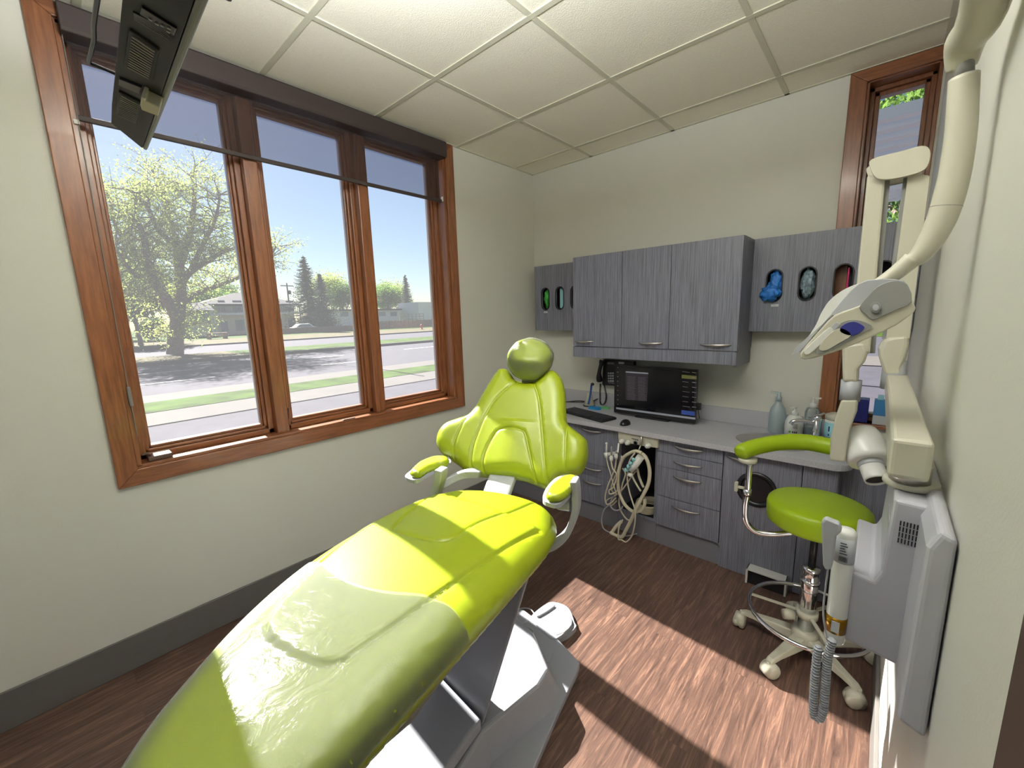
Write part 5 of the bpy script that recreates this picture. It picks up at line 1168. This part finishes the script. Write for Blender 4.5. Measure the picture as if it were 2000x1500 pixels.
def tree(base, h, label, seed, crown=.45, nleaf=9000, lsize=.11, lm='leafy', trunk_r=.35, fork=.22, levels=5, spread_=.35, group=None, lean=0, wid=1.0, name='tree'):
    R = random.Random(seed); t = thing(name, label, 'tree', tuple(base), group); wood = MB(); tips = []
    def grow(p, d, L, r, lv):
        n = 4; pts = [p]; dd = d.copy()
        for k in range(n):
            dd = dd + Vector((R.uniform(-1, 1), R.uniform(-1, 1), R.uniform(-.3, .7))) * .13; dd.normalize(); pts.append(pts[-1] + dd * L / n)
        wood.tube([tuple(q) for q in pts], [r * (1 - .45 * k / n) for k in range(n + 1)], 7 if lv < 3 else 4, cap=False)
        if lv >= 2: tips.extend([tuple(q) for q in pts[2:]])
        if lv >= levels: return
        for k in range(3 if lv < 3 else 2):
            ang = R.uniform(.35, .85) if lv else R.uniform(.3, .6); az = 2 * math.pi * (k / 3 + R.uniform(-.12, .12)) + seed
            ax_ = dd.orthogonal().normalized(); ax_.rotate(Matrix.Rotation(az, 3, dd)); nd = dd.copy(); nd.rotate(Matrix.Rotation(ang, 3, ax_)); nd.z = nd.z * .8 + .12; nd.x *= wid; nd.y *= wid; nd.normalize()
            grow(pts[-1] if k < 2 else pts[-2], nd, L * R.uniform(.68, .86), r * .58, lv + 1)
    grow(Vector(base), Vector((lean, 0, 1)).normalized(), h * fork, trunk_r, 0)
    part(wood, 'trunk', M['bark'], t); lf = MB(); leaves(lf, tips, nleaf, lsize, spread_ * h / 12, seed); part(lf, 'foliage', M[lm], t)
    return t
tb_ = g2(341, 692, GZ + .05)
# the big tree by the street: hand placed main limbs, from the photograph, at the depth of its trunk
def TX(u, v, dx=0): P = U(u, v, 'x', tb_[0] + dx); return P
bt_ = thing('street_tree', 'large spreading tree in new yellow-green leaf on the median, seen through the left pane', 'tree', tuple(tb_)); wood = MB(); tips = []
R = random.Random(4)
limbs = [([(342, 693), (343, 660), (346, 630), (350, 600)], .46, .34, 0), ([(346, 625), (330, 590), (305, 555), (290, 515), (280, 460), (262, 420)], .34, .10, 1), ([(350, 600), (352, 560), (350, 520), (344, 480), (330, 430), (318, 380), (300, 340)], .36, .08, -1),
         ([(352, 555), (372, 530), (405, 510), (440, 490), (480, 480)], .24, .07, .5), ([(350, 520), (365, 480), (375, 430), (380, 380), (372, 340)], .24, .07, -.6), ([(348, 600), (380, 575), (420, 560), (470, 540), (520, 510), (540, 480)], .2, .06, -1.2),
         ([(305, 555), (270, 540), (240, 510), (225, 480)], .16, .06, 1), ([(344, 480), (310, 450), (285, 400), (250, 370)], .18, .06, 1.2), ([(290, 515), (250, 480), (222, 430), (215, 380)], .16, .05, -.5), ([(372, 530), (395, 480), (420, 430), (430, 380)], .17, .05, 1), ([(335, 600), (290, 580), (240, 575), (215, 590)], .12, .05, 0.6)]
for pts, r0, r1, dx in limbs:
    P = [TX(u, v, dx * i * .55) for i, (u, v) in enumerate(pts)]; P = cr(P, 4); n_ = len(P)
    wood.tube(P, list(np.linspace(r0, r1, n_)), 9, cap=False)
    for i in range(n_ // 3, n_):
        for b_k in range(3):
            d = Vector((R.uniform(-1, 1), R.uniform(-1, 1), R.uniform(-.35, .9))).normalized(); p = Vector(P[i]); L = R.uniform(1.0, 2.2) * (1 if r0 < .5 else .0)
            if L == 0: continue
            q = [p]
            for s_ in range(4): d = (d + Vector((R.uniform(-1, 1), R.uniform(-1, 1), R.uniform(-.5, .6))) * .3).normalized(); q.append(q[-1] + d * L / 4)
            wood.tube([tuple(x) for x in q], [.05, .04, .03, .02, .01], 4, cap=False); tips += [tuple(x) for x in q[1:]]
            for s_ in (2, 3, 4):
                d2_ = (d + Vector((R.uniform(-1, 1), R.uniform(-1, 1), R.uniform(-.8, .5)))).normalized(); e_ = q[s_] + d2_ * R.uniform(.5, 1.2); wood.tube([tuple(q[s_]), tuple(e_)], [.02, .008], 3, cap=False); tips += [tuple(e_), tuple((q[s_] + e_) / 2)]
part(wood, 'trunk', M['bark'], bt_); lf = MB(); leaves(lf, tips, 34000, .075, .24, 3); part(lf, 'foliage', M['leafy'], bt_)
# other trees
def at_x(u, v, x): return U(u, v, 'x', x)
tr_ = [
 (252, 655, -48, 8, 'small dark tree at the far left edge of the left pane', 'leafd', 11, .8, 6000), (272, 658, -50, 9, 'darker leafy tree standing just left of the big street tree', 'leafd', 12, .9, 8000),
 (215, 650, -75, 13, 'pale leafy tree behind the left window edge', 'leafy', 13, 1, 9000), (300, 630, -90, 11, 'green tree behind the big street tree, left of the shed', 'leafg', 14, 1, 8000),
 (400, 620, -95, 11, 'green tree rising behind the shed roof', 'leafg', 15, 1, 8000), (440, 610, -105, 12, 'green tree behind the left half of the balcony house', 'leafg', 16, 1, 8000),
 (520, 605, -110, 11, 'bare topped tree behind the middle of the balcony house', 'leafy', 17, 1, 4000), (655, 625, -100, 15, 'bright green tree just right of the spruces', 'leafy', 18, 1, 9000), (675, 625, -95, 12, 'bright green tree behind the white bungalow', 'leafg', 19, 1, 8000),
 (748, 622, -100, 13, 'leafy tree at the left of the right pane, above the bungalow roof', 'leafg', 20, 1, 9000), (765, 620, -105, 14, 'yellow-green tree above the bungalow in the right pane', 'leafy', 21, 1, 9000), (782, 622, -98, 12, 'green tree between the bungalow and the tall thin spruce', 'leafy', 22, 1, 8000), (735, 620, -110, 12, 'tree half behind the window post beside the right pane', 'leafg', 23, 1, 6000)]
for u, v, x, h, lb_, lm_, sd_, wd, nl in tr_:
    b_ = at_x(u, v, x); b_[2] = GZ + .04; tree(b_, h, lb_, sd_, nleaf=nl, lsize=.20, lm=lm_, trunk_r=.22, levels=4, spread_=.75, fork=.26, group='trees across the street')
def spruce(u, x, h, label, seed, w_=.22, droop=.25):
    b_ = at_x(u, 640, x); b_[2] = GZ + .04; t = thing('spruce_tree', label, 'tree', tuple(b_), 'spruces across the street'); R_ = random.Random(seed)
    part(MB().tube([tuple(b_), (b_[0], b_[1], b_[2] + h)], [.22, .03], 8), 'trunk', M['bark'], t); mb = MB(); z = .8
    while z < h - .15:
        f = 1 - z / h; Lm = h * w_ * f ** .85 * (1 if z > 1.2 else .8) + .12
        for k in range(max(5, int(12 * f + 4))):
            a_ = R_.uniform(0, 6.28); L = Lm * R_.uniform(.65, 1.1); d = np.array([math.cos(a_), math.sin(a_), 0]); s_ = np.array([-d[1], d[0], 0]); c0_ = np.array([b_[0], b_[1], b_[2] + z])
            n = 7
            for i in range(n):
                t0 = (i + .2) / n; p = c0_ + d * L * t0 + Z3 * (-droop * L * math.sin(t0 * 2.2) + .1 * L * t0 * t0); wd = .10 + .22 * L * (1 - t0) * .8
                for sg in (-1, 1):
                    q = p + s_ * sg * wd + d * wd * .7 - Z3 * .10 * R_.random(); mb.add([p, p + d * .10, q, p - d * .04 - Z3 * .12], [(0, 1, 2, 3)])
        z += .10 + .16 * f
    part(mb, 'foliage', M['needle'], t)
spruce(607, -68, 12.2, 'tall dark spruce, left one of the pair in front of the houses', 3, .42); spruce(634, -70, 9.8, 'shorter dark spruce, right one of the touching pair', 5, .48); spruce(798, -85, 12.2, 'thin tall spruce with a sparse top in the right pane', 8, .27)
# balcony house
def hx_box(mb, u0, u1, v0, v1, x, dpt): # box from pixels on plane x, running back by dpt
    a = at_x(u0, v0, x); b = at_x(u1, v1, x); return mb.box((x, min(a[1], b[1]), min(a[2], b[2])), (x - dpt, max(a[1], b[1]), max(a[2], b[2])))
HX = -72.
bh = thing('house', 'two storey house with balconies and a grey hip roof behind the spruces', 'house', tuple(at_x(500, 640, HX)))
ya, yb = at_x(420, 600, HX)[1], at_x(573, 600, HX)[1]; zt = at_x(500, 594, HX)[2]; zr = at_x(500, 569, HX)[2]
part(MB().box((HX, ya, GZ), (HX - 10, yb, zt)), 'walls', M['stucco'], bh)
ra = [(HX + 1.2, ya - 2.2, zt), (HX + 1.2, yb + 1.0, zt), (HX - 11, yb + 1, zt), (HX - 11, ya - 2.2, zt), (HX - 5, ya + 4.0, zr), (HX - 5, yb - 4.5, zr)]
part(MB().add(ra + [(x, y, z - .25) for x, y, z in ra[:4]], [(0, 1, 5, 4), (1, 2, 5), (2, 3, 4, 5), (3, 0, 4), (0, 6, 7, 1), (1, 7, 8, 2), (2, 8, 9, 3), (3, 9, 6, 0), (6, 9, 8, 7)]), 'roof', M['roof'], bh)
zb = at_x(500, 612, HX)[2]; part(MB().box((HX + 1.4, ya - 1.2, zb - .2), (HX, yb + .8, zb + .1)), 'balcony', M['sidew'], bh)
rl = MB(); 
y = ya - 1.2
while y < yb + .8: rl.box((HX + 1.3, y, zb + .1), (HX + 1.36, y + .05, zb + 1.0)); y += .3
rl.box((HX + 1.28, ya - 1.2, zb + .95), (HX + 1.38, yb + .8, zb + 1.05)); part(rl, 'railing', M['hglass'], bh)
for k in range(6):
    y = ya + .6 + k * (yb - ya - 1.5) / 5
    for z_ in (GZ + .6, zb + .3): part(MB().box((HX + .05, y - .2, z_), (HX - .05, y + (1.0 if k % 2 else .7), z_ + 1.7)), 'window', M['hglass'], bh)
for k in range(4): y = ya - .8 + k * (yb - ya + 1.2) / 3; part(MB().box((HX + 1.2, y, GZ), (HX + 1.35, y + .18, zt)), 'post', M['sidew'], bh)
# shed / barn at its left
sh_ = thing('shed', 'grey green shed with a grey gable roof left of the balcony house', 'shed', tuple(at_x(385, 640, -66))); a = at_x(362, 645, -66); b = at_x(408, 602, -66); z2_ = at_x(380, 606, -66)[2]
part(MB().box((-66, a[1], GZ), (-72, b[1], z2_)), 'walls', M['barn'], sh_); zz = at_x(380, 590, -66)[2]
part(MB().add([(-65.5, a[1] - .5, z2_), (-65.5, b[1] + .5, z2_), (-72.5, b[1] + .5, z2_), (-72.5, a[1] - .5, z2_), (-69, a[1] - .5, zz), (-69, b[1] + .5, zz)], [(0, 1, 5, 4), (2, 3, 4, 5), (0, 4, 3), (1, 2, 5), (0, 3, 2, 1)]), 'roof', M['roof'], sh_)
part(MB().box((-65.95, b[1] - 2.6, GZ + .2), (-66.05, b[1] - .3, GZ + 2.2)), 'garage_door', M['stucco'], sh_)
# hedge-like shrubs by the shed
tree(np.array([-60., at_x(305, 640, -60)[1], GZ + .04]), 3.5, 'low dark bush in front of the shed', 31, nleaf=5000, lsize=.14, lm='leafd', trunk_r=.08, levels=4, spread_=1.2, fork=.2, name='bush')
# bungalow
bu = thing('bungalow', 'low white bungalow with a flat roof behind the brown fence', 'house', tuple(at_x(760, 635, -80))); a = at_x(650, 630, -80); b = at_x(780, 630, -80); z2_ = at_x(750, 606, -80)[2]
part(MB().box((-80, a[1], GZ), (-90, b[1], z2_)), 'walls', M['sidew'], bu); part(MB().box((-79.2, a[1] - .5, z2_), (-90.8, b[1] + .5, z2_ + .3)), 'roof', M['roof'], bu)
for u_ in (672, 746, 768): w_ = at_x(u_, 613, -79.95); part(MB().box((-79.9, w_[1] - .7, w_[2] - .5), (-80.05, w_[1] + .9, w_[2] + .4)), 'window', M['hglass'], bu)
part(MB().box((-84, at_x(759, 600, -84)[1], z2_ + .3), (-84.6, at_x(759, 600, -84)[1] + .6, z2_ + 1.1)), 'chimney', M['roof'], bu)
a = at_x(820, 640, -74); b = at_x(850, 590, -74); solo(MB().box((-74, a[1], GZ), (-82, b[1] + 4, b[2])), 'white_building', M['sidew'], 'plain white building cut by the right edge of the right pane', 'building', (-78, a[1], GZ))
fn = thing('fence', 'brown board fence along the far side of the street in the right pane', 'fence', (-62, 36, GZ)); a = at_x(730, 640, -62)[1]; y = a; fm = MB(); i = 0
while y < a + 19: fm.box((-62, y, GZ + .05), (-62.05, y + .28, GZ + 1.35 + .03 * (i % 3))); y += .3; i += 1
part(fm, 'boards', M['fence'], fn)
for k in range(7): part(MB().box((-61.9, a + k * 3, GZ), (-62, a + .12 + k * 3, GZ + 1.5)), 'post', M['fence'], fn)
a2 = at_x(645, 640, -62)[1]; solo(MB().box((-61.8, a2 - 7, GZ), (-62.1, a2 + 5, GZ + .9)), 'garden_wall', M['fence'], 'low brown fence behind the spruces, left of the window post', 'fence', (-62, a2, GZ))
cy_ = at_x(812, 640, -60); lt_ = MB()
for k in range(7): lt_.box((-60, cy_[1] - 3 + k * .8, GZ), (-60.06, cy_[1] - 2.92 + k * .8, GZ + 2.5))
for k in range(6): lt_.box((-60, cy_[1] - 3, GZ + .2 + k * .45), (-60.05, cy_[1] + 1.9, GZ + .27 + k * .45))
solo(lt_, 'trellis', M['fence'], 'brown trellis panel behind the hydrant in the right pane', 'trellis', (-60, cy_[1], GZ))
hy = at_x(824, 646, -50); hy[2] = GZ + .05; solo(MB().lathe([(0, 0), (.18, 0), (.18, .06), (.12, .08), (.12, .55), (.16, .57), (.16, .62), (.10, .74), (0, .78)], hy, 16).lathe([(0, -.2), (.07, -.2), (.07, .2), (0, .2)], hy + Z3 * .45, 12, ax=Y3), 'fire_hydrant', M['red'], 'red fire hydrant across the street in the right pane', 'hydrant', tuple(hy))
up = thing('utility_pole', 'brown utility pole with a crossarm between the balcony house and the spruce', 'pole', tuple(at_x(570, 640, -95))); b_ = at_x(570, 640, -95); t_ = at_x(567, 553, -95)
part(MB().tube([(b_[0], b_[1], GZ), (b_[0], b_[1], t_[2])], [.2, .14], 8), 'pole', M['trunkb'], up); part(MB().box((b_[0] - .06, b_[1] - 1.3, t_[2] - .7), (b_[0] + .06, b_[1] + 1.3, t_[2] - .5)), 'crossarm', M['trunkb'], up)
part(MB().lathe([(0, 0), (.28, 0), (.28, .8), (0, .85)], (b_[0] + .3, b_[1] + .3, t_[2] - 2.4), 12), 'transformer', M['roof'], up)
c_ = at_x(588, 633, -64); c_[2] = GZ; car = thing('parked_car', 'white car parked by the spruces across the street', 'car', tuple(c_)); cp = [(-2.1, .35), (-2.1, .8), (-1.4, .95), (-.8, 1.4), (.6, 1.42), (1.2, 1.0), (2.1, .85), (2.15, .35)]
part(MB().prism([cp], (c_[0], c_[1], GZ), Y3, Z3, 1.7), 'body', M['sidew'], car, bevel=.1); part(MB().prism([[(-1.25, .97), (-.75, 1.33), (.5, 1.35), (1.0, 1.0)]], (c_[0] + 1.69, c_[1], GZ), Y3, Z3, .03), 'windows', M['hglass'], car)
for s_ in (-1.3, 1.35): part(MB().lathe([(0, 0), (.33, 0), (.33, .2), (0, .2)], (c_[0] + 1.52, c_[1] + s_, GZ + .35), 18, ax=X3), 'wheel', M['black'], car)
c_ = at_x(421, 636, -56); pt = thing('picnic_table', 'brown wooden picnic table on the lawn before the balcony house', 'table', (c_[0], c_[1], GZ))
part(MB().box((c_[0] - .4, c_[1] - 1, GZ + .72), (c_[0] + .4, c_[1] + 1, GZ + .78)), 'table_top', M['fence'], pt); part(MB().box((c_[0] - .9, c_[1] - 1, GZ + .42), (c_[0] - .65, c_[1] + 1, GZ + .46)).box((c_[0] + .65, c_[1] - 1, GZ + .42), (c_[0] + .9, c_[1] + 1, GZ + .46)), 'bench', M['fence'], pt)
for s_ in (-.8, .8): part(MB().box((c_[0] - .9, c_[1] + s_ - .04, GZ), (c_[0] + .9, c_[1] + s_ + .04, GZ + .72)), 'leg_frame', M['fence'], pt)
p_ = g2(741, 722); sg = thing('street_pole', 'thin dark pole on the verge, almost hidden by the right window post', 'pole', tuple(p_)); part(MB().tube([tuple(p_), (p_[0], p_[1], GZ + 2.4)], .035, 10), 'post', M['roof'], sg)
# beyond the narrow window: side yard
slab('yard_paving', -.17, 12, GZ - .3, GZ, M['asph'], .2, 14); slab('yard_path', -.17, 12, GZ - .3, GZ + .03, M['conc'], 14, 17); slab('side_road', -.17, 40, GZ - .3, GZ - .02, M['asph'], 17, 30); slab('side_lawn', -.17, 60, GZ - .3, GZ, M['grass'], 30, 90)
pg = thing('pergola', 'white slatted pergola roof outside the narrow window', 'pergola', (2.6, 6, GZ)); z3_ = U(1720, 236, 'y', 6.)[2]
for k in range(14): part(MB().box((1.2, 4.2 + k * .42, z3_ - .55), (5.5, 4.2 + k * .42 + .16, z3_ - .42)), 'slat', M['sidew'], pg)
part(MB().box((1.5, 4.1, z3_ - .75), (1.62, 10, z3_ - .55)).box((4.8, 4.1, z3_ - .75), (4.92, 10, z3_ - .55)), 'beam', M['sidew'], pg)
for x_, y_ in ((1.5, 4.2), (4.8, 4.2), (1.5, 9.8), (4.8, 9.8)): part(MB().box((x_, y_, GZ), (x_ + .12, y_ + .12, z3_ - .7)), 'post', M['sidew'], pg)
tree(np.array([2.9, 13.5, GZ]), 10.5, 'bright green tree above the pergola outside the narrow window', 41, nleaf=26000, lsize=.085, lm='leafg', trunk_r=.2, levels=4, spread_=.9, fork=.26)
c2 = g2(1700, 735); c2 = np.array([2.5, 12.0, GZ])
# ================================================================ light and sky
sd = Vector((1, -.065, -.78)).normalized()
s = bpy.data.lights.new('sun', 'SUN'); s.energy = 25; s.angle = math.radians(.6); s.color = (1, .955, .88); so = bpy.data.objects.new('sun', s); COL.objects.link(so)
so.rotation_euler = sd.to_track_quat('-Z', 'Y').to_euler(); so.location = (-20, 2, 16)
wd = bpy.data.worlds.new('sky'); bpy.context.scene.world = wd; wd.use_nodes = True; nt = wd.node_tree; bg = nt.nodes['Background']
sk = nt.nodes.new('ShaderNodeTexSky'); sk.sky_type = 'NISHITA'; sk.sun_disc = False; sk.sun_elevation = math.radians(37.9); sk.sun_rotation = math.atan2(-1, .065) ; sk.air_density = 1.0; sk.dust_density = .3; sk.ozone_density = 2.5
nt.links.new(sk.outputs[0], bg.inputs[0]); bg.inputs[1].default_value = .092
# fill lamps added out of view to brighten the room
def added_panel(x, y, label, e):  # square ceiling panel with a lamp, added as unseen fill
    t = thing('fill_panel', label, 'fill light', (x, y, H)); part(MB().box((x - .3, y - .3, H - .012), (x + .3, y + .3, H + .003)), 'diffuser', EM, t)
    l = bpy.data.lights.new('fill_panel_lamp', 'AREA'); l.shape = 'SQUARE'; l.size = .56; l.energy = e; l.color = (.93, .96, 1); o = bpy.data.objects.new('fill_panel_lamp', l); COL.objects.link(o); o.location = (x, y, H - .02)
EM = mat('fill_diffuser', (250, 248, 240), .6, emit=.3)
ul = thing('fill_pendant', 'added white pendant fill lamp, out of view, shining up at the ceiling', 'lamp', (1.7, -2.5, 2.3)); part(MB().box((1.4, -2.65, 2.27), (2.0, -2.35, 2.31)), 'shade', M['white'], ul); part(MB().tube([(1.7, -2.5, 2.3), (1.7, -2.5, H)], .01, 8), 'stem', M['white'], ul)  # unseen pendant added to lift the ceiling and walls
l = bpy.data.lights.new('fill_uplight', 'AREA'); l.shape = 'RECTANGLE'; l.size = .56; l.size_y = .27; l.energy = 98; l.color = (.95, .97, 1.0); o = bpy.data.objects.new('fill_uplight', l); COL.objects.link(o); o.location = (1.7, -2.5, 2.315); o.rotation_euler = (math.pi, 0, 0)  # added fill lamp above the pendant shade, aimed at the ceiling
l = bpy.data.lights.new('rear_fill_light', 'AREA'); l.shape = 'RECTANGLE'; l.size = 1.6; l.size_y = 1.45; l.energy = 10; l.color = (.86, .93, 1); o = bpy.data.objects.new('rear_fill_light', l); COL.objects.link(o); o.location = (1.22, YN - .12, 1.7); o.rotation_euler = (math.radians(-90), 0, 0)  # added area fill standing in for daylight behind the near wall opening
added_panel(1.6, -1.98, 'added square fill light panel on the ceiling, out of view', 4)
sc = bpy.context.scene; sc.view_settings.view_transform = 'Standard'; sc.view_settings.look = 'None'; sc.view_settings.gamma = 1; sc.view_settings.exposure = 0.12
sc.view_settings.use_curve_mapping = False
sc.cycles.max_bounces = 10; sc.cycles.diffuse_bounces = 6; sc.cycles.glossy_bounces = 4; sc.cycles.transparent_max_bounces = 24; sc.cycles.sample_clamp_indirect = 6; sc.cycles.caustics_reflective = False; sc.cycles.use_denoising = True
